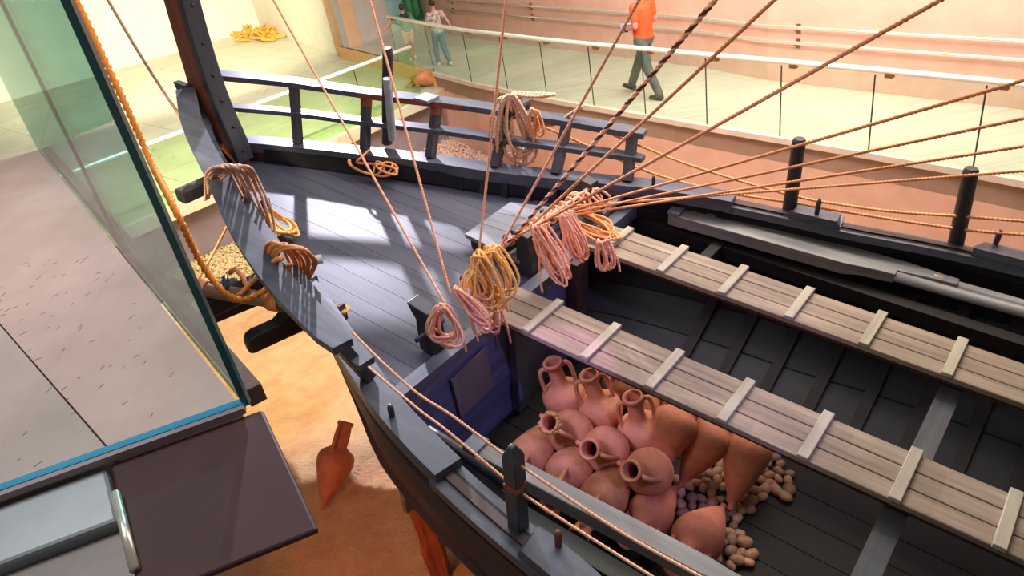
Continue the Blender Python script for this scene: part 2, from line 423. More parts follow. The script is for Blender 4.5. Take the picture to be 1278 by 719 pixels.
wallseg('wall_left_pit', [inn(e0), inn(s1), s3 + Vector((-.15, .2, 0))], -5.9, ZL - .17, .2, M['mauve'])
wallseg('wall_left_curb', [P(205, 300, -5.2) + Vector((-.9, -1.2, 0)), P(205, 302, -5.2), P(285, 262, -5.2), P(500, 187, -5.2), P(557, 163, -5.2)], -5.9, -5.2, .28, M['curb'])
wallseg('wall_back', [bwl, bw1], ZL, 1.2, .3, M['whitewall'])
wallseg('wall_back_right', [bw1, bw2], ZL, 1.2, .3, M['whitewall'])
g0, g1, g2 = P(412, 64, -3.9), P(437, 60, -3.9), P(490, 41, -3.9)
wallseg('wall_pillar', [bw2 + Vector((.0, 0, 0)), g1], -4.3, 1.2, .35, M['pillar'])
wallseg('wall_grey', [g1, g2], -4.3, 1.2, .3, M['greywall'])
h1 = P(528, 22, -3.9); h0 = g2
wallseg('wall_blue', [g2, P(507, 30, -3.9), h1], -4.3, 1.2, .3, M['bluewall'])
slabpoly('floor', [P(440, 60, -3.9), P(490, 40, -3.9), P(507, 30, -3.9), h1, WB[0]], -4.25, -3.903, M['floor_ramp'])
wallseg('wall_corner', [h1, WB[0]], -4.3, 1.2, .3, M['rampwall'])
# green glass door at the far end of the ramp
dm = MB(); dbase = P(518, 25, -3.9)
dd = (h1 - P(507, 30, -3.9)).normalized(); dn = Vector((dd.y, -dd.x, 0))
o_ = P(507, 30, -3.9) + dn * .05
def dbox(mb, u0, u1, z0, z1, t):
    a = o_ + dd * u0; b_ = o_ + dd * u1
    mb.hexa([(a.x, a.y, z0), (b_.x, b_.y, z0), (b_.x + dn.x * t, b_.y + dn.y * t, z0), (a.x + dn.x * t, a.y + dn.y * t, z0)],
            [(a.x, a.y, z1), (b_.x, b_.y, z1), (b_.x + dn.x * t, b_.y + dn.y * t, z1), (a.x + dn.x * t, a.y + dn.y * t, z1)])
Ld = (h1 - P(507, 30, -3.9)).length
dbox(dm, 0, Ld * .92, -3.9, -3.8, .05); dbox(dm, 0, .1, -3.8, -1.8, .05); dbox(dm, Ld * .85, Ld * .92, -3.8, -1.8, .05); dbox(dm, 0, Ld * .92, -1.8, -1.7, .05); dbox(dm, Ld * .45, Ld * .49, -3.8, -1.8, .05)
struct('door_1', dm, mottled('door_green', '#3e7a5e', '#4a8a6c', .5, 10, 0))
dg = MB(); dbox(dg, .1, Ld * .85, -3.8, -1.8, .02); g_ = struct('window_1', dg, M['glass_green'])

# sand of the pit
def inside2(x, y, poly):
    c = False
    for i in range(len(poly)):
        (xa, ya), (xb, yb) = poly[i], poly[i - 1]
        if (ya > y) != (yb > y) and x < (xb - xa) * (y - ya) / (yb - ya) + xa: c = not c
    return c
mb = MB(); NX, NY = 150, 170; x0, x1, y0, y1 = -5.2, 6.6, 1.0, 14.0
def sandz(x, y):
    v = Vector((x, y, 0))
    h = noise.noise(v * .5) * .10 + noise.noise(v * 2.1 + Vector((5, 0, 0))) * .055 + abs(noise.noise(v * 4.5)) * .05 + noise.noise(v * 9) * .012
    return -5.52 + h
for j in range(NY + 1):
    for i in range(NX + 1):
        x = x0 + (x1 - x0) * i / NX; y = y0 + (y1 - y0) * j / NY; mb.v.append(Vector((x, y, sandz(x, y))))
pitp = [(p.x - .05, p.y - .12) for p in E2] + [(6.6, 1.0), (-5.2, 1.0)]
pc = [P(205, 302, -5.2), P(285, 262, -5.2), P(500, 187, -5.2), P(557, 163, -5.2)]
pitp += [(-5.2, pc[0].y - 1.2)] + [(p.x + .02, p.y - .02) for p in pc]
for j in range(NY):
    for i in range(NX):
        if not inside2(x0 + (x1 - x0) * (i + .5) / NX, y0 + (y1 - y0) * (j + .5) / NY, pitp): continue
        a = j * (NX + 1) + i; mb.f.append((a, a + 1, a + NX + 2, a + NX + 1)); mb.mi.append(0)
def keep(q):
    return True
sand = solo('sand_bed', mb, M['sand'], 'tan trodden sand filling the pit below the ship', 'sand', kind='stuff', smooth=True)
mb = MB(); q = [(-9, -1), (9, -1), (9, 17), (-9, 17)]; struct('floor', MB().prism(q, -6.0, -5.85), M['curb'])

def gravel(name, poly, n, r, mats, label, zf):
    mb = MB(); xs = [p[0] for p in poly]; ys = [p[1] for p in poly]; rr = random.Random(3); k = 0
    def inside(x, y):
        c = False
        for i in range(len(poly)):
            (xa, ya), (xb, yb) = poly[i], poly[i - 1]
            if (ya > y) != (yb > y) and x < (xb - xa) * (y - ya) / (yb - ya) + xa: c = not c
        return c
    while k < n:
        x, y = rr.uniform(min(xs), max(xs)), rr.uniform(min(ys), max(ys))
        if not inside(x, y): continue
        s = r * rr.uniform(.6, 1.3); mb.ball((x, y, zf(x, y) + rr.uniform(0, r)), s, rr.uniform(.8, 1.3), rr.uniform(.7, 1.1), rr.uniform(.5, .8), 6, 0, .3, k); k += 1
    return solo(name, mb, mats, label, 'gravel', kind='stuff', smooth=True)
poly = [tuple(P(*q, -5.4)[:2]) for q in ((195, 310), (300, 265), (340, 320), (345, 352), (250, 362), (215, 372))]
mb = MB(); zf = lambda x, y: -5.40
struct('floor', MB().prism(poly, -5.85, -5.40), M['gravel'])
gravel('gravel_bed', poly, 2600, .035, M['gravel'], 'yellow tan gravel strip on the pit floor outside the sternpost', zf)
poly = [tuple(P(*q, -5.4)[:2]) for q in ((500, 200), (520, 188), (560, 172), (625, 204), (640, 225), (560, 225))]
struct('floor', MB().prism(poly, -5.85, -5.40), M['gravelpink'])
gravel('gravel_bed', poly, 1500, .04, M['gravelpink'], 'pinkish gravel patch in the pit corner behind the stern railing', zf)

# ------------------------------------------------------------------ guard rails
def balustrade(name, label, pts, h, base_z, glass, bars, startrail=None, rail_r=.035, clampevery=1):
    t = Thing(name, label, 'railing', at=pts[0])
    rp = [p + Vector((0, 0, h)) for p in pts]
    t.part('handrail', MB().tube(rp, rail_r, 14), bars, smooth=True)
    for i, (a, b_) in enumerate(zip(pts, pts[1:])):
        d = (b_ - a).normalized(); L = (b_ - a).length; n = Vector((-d.y, d.x, 0)) * .008
        p0, p1 = a + d * .006, b_ - d * .006
        g = MB().hexa([p0 - n, p1 - n, p1 + n, p0 + n], [v + Vector((0, 0, h - .03)) for v in (p0 - n, p1 - n, p1 + n, p0 + n)])
        gp = t.part('glass_panel', g, glass)
        e = MB().bar(p0 + Vector((0, 0, 0)), p0 + Vector((0, 0, h - .05)), .017, .006, up=n.normalized())
        t.part('panel_edge', e, M['joint'], parent=gp)
        if i % clampevery == 0:
            c = p0 + d * .12 + Vector((0, 0, h - .07)); m = n.normalized() * .03
            t.part('clamp', MB().hexa([c - m, c - m + d * .09, c + m + d * .09, c + m], [v + Vector((0, 0, .05)) for v in (c - m, c - m + d * .09, c + m + d * .09, c + m)]), M['bracket'])
    return t
pts = [P(497, 76.5, -3.9)] + [EDGE[2]] + EDGE[3:]
balustrade('glass_balustrade', 'long glass guard rail with pale round handrail along the ramp edge', pts, 1.0, -3.9, M['glass_ramp'], M['whiterail'])
# lower walkway rail: rises left to right up to the ramp corner
a0, a1 = P(200, 264, ZL) + Vector((-.02, .04, 0)), P(530, 124, ZL) + Vector((-.05, .08, 0))
dv = (a1 - a0) / 4
balustrade('glass_balustrade', 'green tinted glass guard rail on the lower walkway behind the sternpost', [a0 - dv * 2, a0 - dv, a0, a0 + dv, a0 + dv * 2, a0 + dv * 3, a1], 1.05, ZL, M['glass_green'], M['whiterail'], clampevery=9)
# wall handrails
t = Thing('wall_handrail', 'twin metal handrails running along the pink ramp wall', 'handrail', at=WB[0])
off = []
for i, p in enumerate(WB):
    d = (WB[min(i + 1, len(WB) - 1)] - WB[max(i - 1, 0)]).normalized(); n = Vector((d.y, -d.x, 0)) * .09
    if n.x > 0 and n.y > 0: n = -n
    if (p + n).length > (p - n).length: n = -n
    off.append(p + n)
for z, nm in ((.86, 'upper'), (.64, 'lower')):
    t.part('rail', MB().tube([p + Vector((0, 0, z)) for p in off], .026, 12), M['steelr'], smooth=True)
for k in (.04, .74, 3.14, 4.7):
    i = min(int(k), len(off) - 2); f = k - i; p = off[i].lerp(off[i + 1], f); w = WB[i].lerp(WB[i + 1], f)
    for z in (.86, .64):
        t.part('bracket', MB().bar(p + Vector((0, 0, z - .03)), w + Vector((0, 0, z - .03)), .03, .03).bar(w * .985 + p * .015 + Vector((0, 0, z - .10)), w * .985 + p * .015 + Vector((0, 0, z + .04)), .07, .02, up=(w - p).normalized()), M['bracket'])

# ------------------------------------------------------------------ near platform (bottom left)
ZN = -1.25
C0 = P(308, 503, ZN); C1 = P(0, 613, ZN); C1 = C0 + (C1 - C0) * 2.6
G2 = P(60, 200, ZN); G2 = C0 + (G2 - C0) * 1.1
dG = (G2 - C0).normalized(); dN = (C1 - C0).normalized()
M['floor_near'] = mottled('pinkish_floor_slab', '#a98a80', '#c2a498', .55, 2.2, .04, .004, 9)
M['floor_near2'] = mottled('greyer_floor_slab', '#9c8880', '#b09c92', .55, 2.2, .04, .004, 9)
J0 = C0 + dN * (P(133, 607, ZN) - C0).dot(dN); J1 = P(0, 405, ZN); J1 = J0 + (J1 - J0) * 3
slabpoly('floor', [C0 + dN * .02 + dG * .02, J0 - dN * .003, J1 - dN * .003, G2 + dN * 1.2, G2], ZN - .35, ZN, M['floor_near'])
slabpoly('floor', [J0 + dN * .003, C1, C1 + (J1 - J0), J1 + dN * .003], ZN - .35, ZN, M['floor_near2'])
sc_ = MB(); rs = random.Random(14)
for i in range(90):
    p = C0 + dN * rs.uniform(.08, .9) + dG * rs.uniform(.05, 1.8); a = rs.uniform(.3, 1.6); L = rs.uniform(.01, .03)
    sc_.bar(p + Vector((0, 0, .0006)), p + Vector((math.cos(a) * L, math.sin(a) * L, .0006)), .0016, .001)
solo('floor_scuffs', sc_, mottled('scuff_marks', '#6a5048', '#7c6056', .8, 10, 0), 'small dark scuff marks scattered on the near platform floor', 'marks', kind='stuff')
mb = MB().bar(C0 + dG * .05 + Vector((.03, .03, -.03)), G2 + Vector((.03, .03, -.03)), .05, .06); struct('trim_4', mb, mottled('slab_edge', '#5c3c30', '#74503f', .7, 20, .2))
t = Thing('glass_balustrade', 'tall teal glass corner screen standing on the near viewing platform', 'railing', at=C0)
H = 1.22
def gpanel(a, b_, z0, z1, th=.018):
    d = (b_ - a).normalized(); n = Vector((-d.y, d.x, 0)) * th / 2
    return MB().hexa([v + Vector((0, 0, z0)) for v in (a - n, b_ - n, b_ + n, a + n)], [v + Vector((0, 0, z1)) for v in (a - n, b_ - n, b_ + n, a + n)])
mid = P(155, 317, ZN); mid = C0 + dG * (mid - C0).dot(dG)
t.part('glass_panel', gpanel(C0 + dG * .012, mid - dG * .004, 0, H), M['glass_teal2'])
t.part('glass_panel', gpanel(mid + dG * .004, G2, 0, H), M['glass_teal2'])
t.part('glass_panel', gpanel(C0 + dN * .012, C1, 0, H), M['glass_teal'])
t.part('panel_edge', gpanel(mid - dG * .004, mid + dG * .004, 0, H, .012), M['joint'])
t.part('panel_edge', MB().box(C0.x - .010, C0.x + .010, C0.y - .010, C0.y + .010, ZN, ZN + H), M['glass_edge'], label='dark teal vertical corner edge of the glass')
t.part('base_seal', MB().bar(C0 + Vector((0, 0, .006)), C1 + Vector((0, 0, .006)), .03, .012), M['glass_edge_blue'], label='bright blue lower edge of the glass')
# cladding outside the glass
ex = (P(395, 655, ZN) - C0); dE = ex.normalized(); LE = ex.length
oC = C0 - dN * .0 - dE * -.03
cA, cB = C0 + dE * .035 - dN * .03, C0 + ex
sp_ = (P(148, 612, ZN) - C0).length
t = Thing('ledge_cladding', 'maroon and slate metal cladding along the edge of the near platform', 'cladding', at=C0)
def slab(a, b_, c, d, z0, z1): return MB().hexa([(v.x, v.y, z0) for v in (a, b_, c, d)], [(v.x, v.y, z1) for v in (a, b_, c, d)])
kA = C0 + dE * .035 + dN * sp_; kB = cB + dN * (P(232, 719, ZN) - cB).dot(dN) if False else kA + dE * (LE + .2)
q = t.part('cladding_panel', slab(cA, cB, cB + dN * sp_ * 1.02, C0 + dE * .035 + dN * sp_, ZN - .03, ZN - .015), M['purple_metal'], label='maroon cladding panel'); bevel(q, .012, 2)
q = t.part('cladding_panel', slab(kA + dN * .01 - dE * .0, kA + dE * .24 + dN * .01, kA + dE * .24 + dN * 1.6, kA + dN * 1.6, ZN - .45, ZN - .02), M['grey_metal'], label='slate grey cladding panel'); bevel(q, .012, 2)
q = t.part('cladding_panel', slab(kA + dE * .25 + dN * .01, kA + dE * .8 + dN * .01, kA + dE * .8 + dN * 1.6, kA + dE * .25 + dN * 1.6, ZN - .45, ZN - .05), mottled('dull_brown_cladding', '#5c524e', '#6a605c', .4, 6, 0), label='dull brown lower cladding panel')
t.part('edge_strip', MB().bar(C0 + dE * .018 + dN * .01 + Vector((0, 0, .0)), C1 + dE * .018, .035, .02), M['lav_metal'])
t.part('joint_tube', MB().tube([kA + dE * .16 + Vector((0, 0, .0)), kA + dE * .45 + Vector((0, 0, -.01))], .012, 10), M['steelr'], smooth=True)

# ================================================================== THE SHIP
ship = Thing('sailing_ship', 'large dark wooden ancient sailing ship standing on the sand', 'ship', SHIP, (0, CL, -1.8))
halfS = crv([(-4.85, .08), (-4.5, .27), (-3.98, .49), (-3.26, .75), (-2.47, 1.02), (-1.74, 1.22), (-1.07, 1.46), (-.5, 1.67), (-.2, 1.78), (.18, 1.88), (.61, 1.97), (1.1, 2.04), (1.6, 2.1), (2.4, 2.25), (3.5, 2.32), (5.2, 2.32)])
cS = [(-4.9, .22), (-4, .20), (6, .20)]
halfT = crv([(-4.95, .17), (-4.55, .40), (-4.15, .62), (-3.7, .82), (-3.1, 1.06), (-2.5, 1.32), (-1.9, 1.55), (-1.2, 1.76), (-.42, 1.92)])
cT = [(-5, .97), (-4.3, .9), (-3.5, .82), (-2.5, .75), (-1.5, .68), (-.4, .65)]
halfM = [(a, (interp(halfS, a) + interp(halfT, a)) / 2) for a, _ in halfT]
cM = [(a, (interp(cS, a) + c) / 2 + .02) for a, c in cT]
def ribbon(a0, a1, half, ct, sgn, w, th, n=40, off=0, dz=0, taper=(1, 1), cl=None):
    ctr = [Vector((a, (CL if cl is None else cl) + sgn * (interp(half, a) + off), interp(ct, a) + dz)) for a in frange(a0, a1, n)]
    rings = []
    for i, p in enumerate(ctr):
        tn = (ctr[min(i + 1, n)] - ctr[max(i - 1, 0)]); tn.z = 0; tn.normalize(); nn = Vector((-tn.y, tn.x, 0))
        f = 1
        if i < 2: f = taper[0] if i == 0 else (taper[0] + 1) / 2
        if i > n - 2: f = taper[1] if i == n else (taper[1] + 1) / 2
        h = nn * w / 2 * f
        rings.append([p - h - V(0, 0, th), p + h - V(0, 0, th), p + h, p - h])
    return MB().sweep(ctr, rings)
def hw(a, t):
    s = max(0, min(1, (a + 4.0) / 3.6))
    mid_ = [(0, 1.03), (.12, 1.05), (.25, 1.075), (.4, 1.03), (.55, .91), (.7, .68), (.85, .36), (1, .03)]
    st = [(0, 1), (.15, .90), (.3, .76), (.45, .6), (.6, .43), (.75, .27), (.9, .12), (1, .05)]
    k = interp(st, t) * (1 - s) + interp(mid_, t) * s
    return interp(halfS, a) * k
Dp = crv([(-4.95, .95), (-4.5, 1.2), (-4, 1.4), (-3, 1.6), (-1.5, 1.75), (0, 1.8), (5.2, 1.8)])
def hullpt(a, t, sgn, inset=0):
    y = hw(a, t); c = interp(cS, a) - .03 - interp(Dp, a) * t
    return Vector((a, CL + sgn * max(.01, y - inset), c))
for sgn, nm in ((-1, 'near'), (1, 'far')):
    mb = MB(); NS = 13; A = frange(-4.85, 5.2, 46)
    for k in range(NS):
        t0, t1 = k / NS + .002, (k + 1) / NS - .0015
        th = .06 if k not in (1, 4) else .10
        rings = []
        for a in A:
            o0, o1 = hullpt(a, t0, sgn, 0), hullpt(a, t1, sgn, 0)
            i0, i1 = hullpt(a, t0, sgn, .06), hullpt(a, t1, sgn, .06)
            if th > .08: o0.y += sgn * .045; o1.y += sgn * .045
            rings.append([o0, o1, i1, i0])
        mb.sweep(None, rings)
    ship.part('hull_side', mb, M['hull'])
# keel
mb = MB(); rings = []
for a in frange(-4.7, 5.2, 40):
    c = interp(cS, a) - .03 - interp(Dp, a); rings.append([V(a, CL - .07, c - .14), V(a, CL + .07, c - .14), V(a, CL + .07, c + .05), V(a, CL - .07, c + .05)])
ship.part('keel', MB().sweep(None, rings), M['hull'])
# gunwale caps
for sgn in (-1, 1):
    ship.part('gunwale_cap', ribbon(.5, 5.2, halfS, cS, sgn, .22 if sgn < 0 else .17, .07, 30, .03, -.05), M['timber'])
    ship.part('gunwale_rail', ribbon(-4.72, .55, halfS, cS, sgn, .20, .12, 50, .02, .02, (1, .97)), M['timber'])
    ship.part('top_rail', ribbon(-4.80 if sgn < 0 else -4.98, -.42, halfT, cT, sgn, .20 if sgn < 0 else .17, .06, 50, 0, 0, (1, .72), .32), M['timber'])
    ship.part('middle_rail', ribbon(-4.85, -.36, halfM, cM, sgn, .17 if sgn < 0 else .13, .05, 50, 0, 0, (1, .72), .32), M['timber'])
    posts = [-4.02, -3.22, -2.47, -1.74, -1.12, -.44]
    for i, a in enumerate(posts):
        p = V(a, CL + sgn * (interp(halfS, a) + .02), interp(cS, a) + .02); sh_ = .10; q = V(a - sh_, .32 + sgn * interp(halfT, a - sh_), interp(cT, a - sh_) - .05)
        p2 = p.lerp(q, .5)
        redp = (sgn > 0 and i in (1, 2))
        ship.part('rail_post', MB().bar(p, q, .08, .09, up=V(1, 0, 0)), M['timber_v'])
        if redp: ship.part('repair_patch', MB().bar(p.lerp(q, .78), q, .084, .094, up=V(1, 0, 0)), M['rail_red'], label='red brown patch on a rail post')
ship.part('rail_patch', ribbon(-3.35, -2.25, halfT, cT, 1, .012, .058, 14, -.089, -.001, (1, 1), .32), M['rail_red'], label='orange red painted patch on the far top rail')
# blocks standing on the cap and pins
for sgn, a0, a1 in ((-1, 1.24, 1.74), (1, 1.06, 1.5), (1, 2.5, 3.3), (-1, 2.6, 3.4)):
    mb = ribbon(a0, a1, halfS, cS, sgn, .19 if sgn < 0 else .15, .12, 12, .03, .03, (.9, .9))
    for v in mb.v:
        if v.x < a0 + .001 or v.x > a1 - .001:
            if v.z > .16: v.z -= .06
    ship.part('cap_block', mb, M['timber'])
pass
def pin(px, py, c, h, r, mat, top=.0):
    p = PS(px, py, c)
    mb = MB().tube([p - V(0, 0, .05), p + V(0, 0, h * .4), p + V(0, 0, h * .8), p + V(0, 0, h)], [r * .8, r, r, r * .6], 10)
    ship.part('thole_pin', mb, mat, smooth=True)
pin(697, 680, .23, .12, .022, M['rail_red']); pin(1019, 268, .22, .16, .022, M['timber_v']); pin(1241, 308, .2, .16, .022, M['timber_v'])
pin(815, 235, .2, .13, .018, M['blackwood']); pin(490, 522, .2, .12, .022, M['timber_v'])
# near square bollard post with pyramid head
p = V(1.13, -1.76, .12)
mb = MB(); w = .045
for z0, z1 in ((-.1, .50), (.55, .76)): mb.box(p.x - w, p.x + w, p.y - w, p.y + w, z0, z1)
mb.box(p.x - w * .92, p.x + w * .92, p.y - w * .92, p.y + w * .92, .49, .56)
mb.hexa([(p.x - w, p.y - w, .76), (p.x + w, p.y - w, .76), (p.x + w, p.y + w, .76), (p.x - w, p.y + w, .76)], [(p.x - .015, p.y - .015, .83), (p.x + .015, p.y - .015, .83), (p.x + .015, p.y + .015, .83), (p.x - .015, p.y + .015, .83)])
bevel(ship.part('square_post', mb, M['timber_v']), .006)
ship.part('post_band', MB().box(p.x - w * 1.05, p.x + w * 1.05, p.y - w * 1.05, p.y + w * 1.05, .505, .54), M['rail_red'])
for (bx, by), (tx, ty) in (((985, 262), (998, 173)), ((1193, 303), (1213, 210))):
    a_ = PS(bx, by, .15); t_ = PB(tx, ty, a_.y)
    ship.part('round_post', MB().tube([a_ - V(0, 0, .2), a_, t_ - V(0, 0, .02), t_], [.062, .062, .058, .045], 16), M['blackwood'], smooth=False)
# deck
mb = MB(); b_ = -1.75
def a_at(bb):       # where the hull outline reaches this half-breadth
    y = abs(bb - CL) + .07
    for a in frange(-4.8, -.4, 220):
        if interp(halfS, a) >= y: return a
    return None
k = 0
while b_ < CL + 1.75:
    w = .19 + .03 * math.sin(k * 2.3); l, r_ = b_ + .002, b_ + w - .002
    pl = []
    ns = 6
    for i in range(ns + 1):
        bb = l + (r_ - l) * i / ns; a = a_at(bb)
        if a is not None: pl.append((a, bb))
    if len(pl) >= 2:
        pl2 = pl + [(-.35, pl[-1][1]), (-.35, pl[0][1])]
        mb.prism(pl2, -.05, 0)
    b_ += w; k += 1
def DZ(a): return -.08 - .02 * (a + .4)
for v in mb.v: v.z += DZ(v.x)
ship.part('deck', mb, M['deck'])
mb = MB().box(-.45, -.33, -1.5, 2.0, -.16, -.03); ship.part('deck_edge_beam', mb, M['timber_x'])
rn = random.Random(2)
# bulwark frame heads along the inner side
for sgn in (-1, 1):
    for a in frange(-4.3, -.6, 15):
        y = interp(halfS, a) - .075
        p = V(a, CL + sgn * y, 0); q = V(a + .01, CL + sgn * (interp(halfS, a + .01) - .075), 0)
        ship.part('frame_head', MB().bar(V(p.x, p.y, -.06), V(p.x, p.y + sgn * .03, interp(cS, a) - .06), .09, .05, up=V(0, 1, 0)), M['blackwood'])
# sternpost and the upswept timber
fr = spline([V(-4.45, 0, -.05), V(-4.46, 0, .3), V(-4.58, 0, .75), V(-4.63, 0, 1.2), V(-4.62, 0, 1.8), V(-4.54, 0, 2.4), V(-4.34, 0, 3.0)], 8)
bk = spline([V(-4.85, 0, -.1), V(-4.90, 0, .3), V(-4.94, 0, .75), V(-4.93, 0, 1.2), V(-4.90, 0, 1.8), V(-4.82, 0, 2.45), V(-4.6, 0, 3.1)], 8)
def stack(fr, bk, w):
    return MB().sweep(None, [[V(f.x, CL - w / 2, f.z), V(f.x, CL + w / 2, f.z), V(b_.x, CL + w / 2, b_.z), V(b_.x, CL - w / 2, b_.z)] for f, b_ in zip(fr, bk)])
sp_post = ship.part('sternpost', stack(fr, bk, .19), M['rail_red'], label='tall curved sternpost, reddish brown side'); bevel(sp_post, .015, 2)
fr2 = [v + V(.10, 0, 0) for v in fr]; bk2 = [v + V(-.0, 0, 0) for v in fr]
cut = 4
ff = ship.part('sternpost_facing', stack(fr2[cut:], bk2[cut:], .2), M['timber_v'], label='blue grey bolted inner facing'); bevel(ff, .012, 2)
for i in range(cut + 3, len(fr2), 5):
    f = fr2[i]; ship.part('bolt', MB().ball((f.x + .004, CL, f.z), .018, 1, 1, 1, 8), M['blackwood'], parent=ff, smooth=True)
lo = spline([V(-4.45, 0, .0), V(-4.6, 0, -.5), V(-4.4, 0, -1.0), V(-4.1, 0, -1.35)], 8)
lb = spline([V(-4.86, 0, .0), V(-4.98, 0, -.5), V(-4.85, 0, -1.05), V(-4.5, 0, -1.5)], 8)
ship.part('sternpost_foot', stack(lo, lb, .16), M['hull'])
# crutch blocks between the rails and the sternpost
for sgn in (-1, 1):
    ship.part('rail_knee', MB().hexa([V(-4.95, CL + sgn * .1, .3), V(-4.6, CL + sgn * .1, .3), V(-4.6, CL + sgn * .16, .3), V(-4.95, CL + sgn * .16, .3)], [V(-5.1, CL + sgn * .1, .95), V(-4.85, CL + sgn * .1, .95), V(-4.85, CL + sgn * .17, .95), V(-5.1, CL + sgn * .17, .95)]), M['timber_v'])
# transverse through beams (steering gear) at the near quarter
def beam(name, p, q, w, h, mat, label=None, ends=None):
    o = ship.part(name, MB().bar(p, q, w, h), mat, label=label); bevel(o, .02, 2); return o
beam('through_beam', PS(224, 246, .0), V(-4.5, CL - .1, -.02), .16, .15, M['blackwood'])
p = PS(250, 388, .14); q = PS(370, 332, .14)
beam('through_beam', p, p.lerp(q, 1.0), .13, .16, M['blackwood'])
ship.part('beam_spar', MB().tube([p.lerp(q, .8) + V(.05, 0, .08), PS(402, 323, .22)], .04, 14), M['spar'], smooth=True, label='pale rounded beam end over the deck')
p = PS(303, 420, -.02); q = PS(420, 368, -.02)
bm_ = MB(); d = (q - p).normalized(); s_ = V(-d.y, d.x, 0)
prof = [(0, .05), (.02, .09), (.08, .12), (.3, .12), (.34, .15), (.42, .17), (1.0, .17)]
rings = []
for x, h in [(0, .06), (.03, .10), (.09, .12), (.28, .12), (.36, .17), (.45, .19), (.62, .19)]:
    c = p + d * x; rings.append([c - s_ * .07 * (1 if x > .02 else .6) - V(0, 0, .16), c + s_ * .07 * (1 if x > .02 else .6) - V(0, 0, .16), c + s_ * .07 * (1 if x > .02 else .6) + V(0, 0, h - .12), c - s_ * .07 * (1 if x > .02 else .6) + V(0, 0, h - .12)])
lb_ = ship.part('rudder_beam', MB().sweep(None, rings), M['blackwood'], label='dark notched outrigger beam'); bevel(lb_, .015, 2)
for x in (.13, .5): ship.part('peg_hole', MB().tube([p + d * x + V(0, 0, h - .13 if x > .4 else .0), p + d * x + V(0, 0, .06 if x > .4 else .008)], .018, 10), M['dark'], parent=lb_)
p = PS(243, 360, .27); q = PS(352, 377, .27)
pole = ship.part('outrigger_pole', MB().tube([p + (p - q) * .3, p, q, q + (q - p) * .12], .062, 18), M['brownpole'], smooth=True, label='brown round pole lashed outside the hull')
for f in (.03, .86):
    c = p.lerp(q, f); dd_ = (q - p).normalized(); u = dd_.orthogonal().normalized(); w_ = dd_.cross(u)
    hp = [c + dd_ * (.014 * k / 12 * 1.6) + (u * math.cos(2 * PI * k / 12) + w_ * math.sin(2 * PI * k / 12)) * .074 for k in range(12 * 5)]
    ship.part('pole_lashing', MB().tube(hp, .012, 8), M['rope_o'], parent=pole, smooth=True)
beam('outrigger_block', PS(262, 372, .12), PS(300, 362, .12), .22, .16, M['timber_x'])
ship.part('belaying_peg', MB().tube([PS(283, 366, .3), PS(281, 345, .38)], [.035, .025], 10), M['timber_v'], smooth=True)
beam('steering_beam', PS(246, 402, .0), PS(330, 368, .0), .12, .1, M['blackwood'])
# small stubs on the near deck edge
for (px, py, h, w) in ((336, 268, .16, .07), (397, 372, .2, .05), (428, 395, .1, .05)):
    p = PS(px, py, -.0); p.z = 0; ship.part('deck_cleat', MB().hexa([(p.x - w / 2, p.y - .03, -.03), (p.x + w / 2, p.y - .03, -.03), (p.x + w / 2, p.y + .03, -.03), (p.x - w / 2, p.y + .03, -.03)], [(p.x - w * .7, p.y - .03, -.0 + h), (p.x + w * .5, p.y - .03, .03 + h), (p.x + w * .5, p.y + .03, .03 + h), (p.x - w * .7, p.y + .03, h)]), M['timber_v'])
# bitts with flared heads + belaying rail + pins
def bitt(a, b_, h, w=.11, d=.10, lean=.05):
    z = -.05
    rings = []
    for f, k, ox in ((0, 1, 0), (.55, 1.0, 0), (.75, .82, -.01), (.9, 1.05, -.03), (1, 1.25, -.05)):
        ww, dd_ = w / 2 * k, d / 2
        c = V(a + ox, b_, z + h * f); top = .03 if f == 1 else 0
        rings.append([c + V(-ww, -dd_, top), c + V(ww, -dd_, 0), c + V(ww, dd_, 0), c + V(-ww, dd_, top)])
    o = ship.part('bitt', MB().sweep(None, rings), M['blackwood']); bevel(o, .008, 2); return o
bb = PS(541, 434, -.04); bitt(bb.x, bb.y, .40, .17, .13)
ship.part('bitt_peg', MB().tube([V(bb.x, bb.y - .16, .14), V(bb.x, bb.y + .14, .14)], .02, 10), M['timber_v'], smooth=True)
bb = PS(660, 338, -.04); bitt(bb.x, bb.y, .40, .16, .13)
bb = PS(738, 266, -.04); bitt(bb.x, bb.y, .36, .13, .13)
rl0, rl1 = PS(600, 330, .16), PS(735, 250, .16)
beam('belaying_rail', rl0, rl1, .06, .06, M['blackwood'])
for (px, py) in ((578, 358), (631, 306), (660, 286), (677, 274), (690, 268)):
    p = PS(px, py, .14); ship.part('belaying_pin', MB().tube([p - V(0, 0, .10), p + V(0, 0, .03), p + V(0, 0, .08), p + V(0, 0, .11)], [.014, .016, .024, .014], 10), M['rail_red'] if px in (578, 631) else M['blackwood'], smooth=True)
# raised hatch on the deck
hq = [PS(*q, .09) for q in ((580, 292), (637, 252), (716, 262), (648, 326))]
def quad_boards(q, n, th, gap=.004):
    mb = MB(); dz = V(0, 0, th)
    for i in range(n):
        f0, f1 = i / n + gap, (i + 1) / n - gap
        a, b_ = q[0].lerp(q[1], f0), q[0].lerp(q[1], f1); d, c = q[3].lerp(q[2], f0), q[3].lerp(q[2], f1)
        mb.hexa([v - dz for v in (a, b_, c, d)], [a, b_, c, d])
    return mb
cen = (hq[0] + hq[1] + hq[2] + hq[3]) / 4
ship.part('hatch_coaming', MB().hexa([V(*(cen.lerp(v, .9)).xy, -.06) for v in hq], [cen.lerp(v, .9) - V(0, 0, .045) for v in hq]), M['blackwood'])
ship.part('hatch_cover', quad_boards(hq, 3, .04), M['hatch'])
q2 = [PS(*q, .0) for q in ((653, 296), (700, 286), (690, 318), (655, 330))]
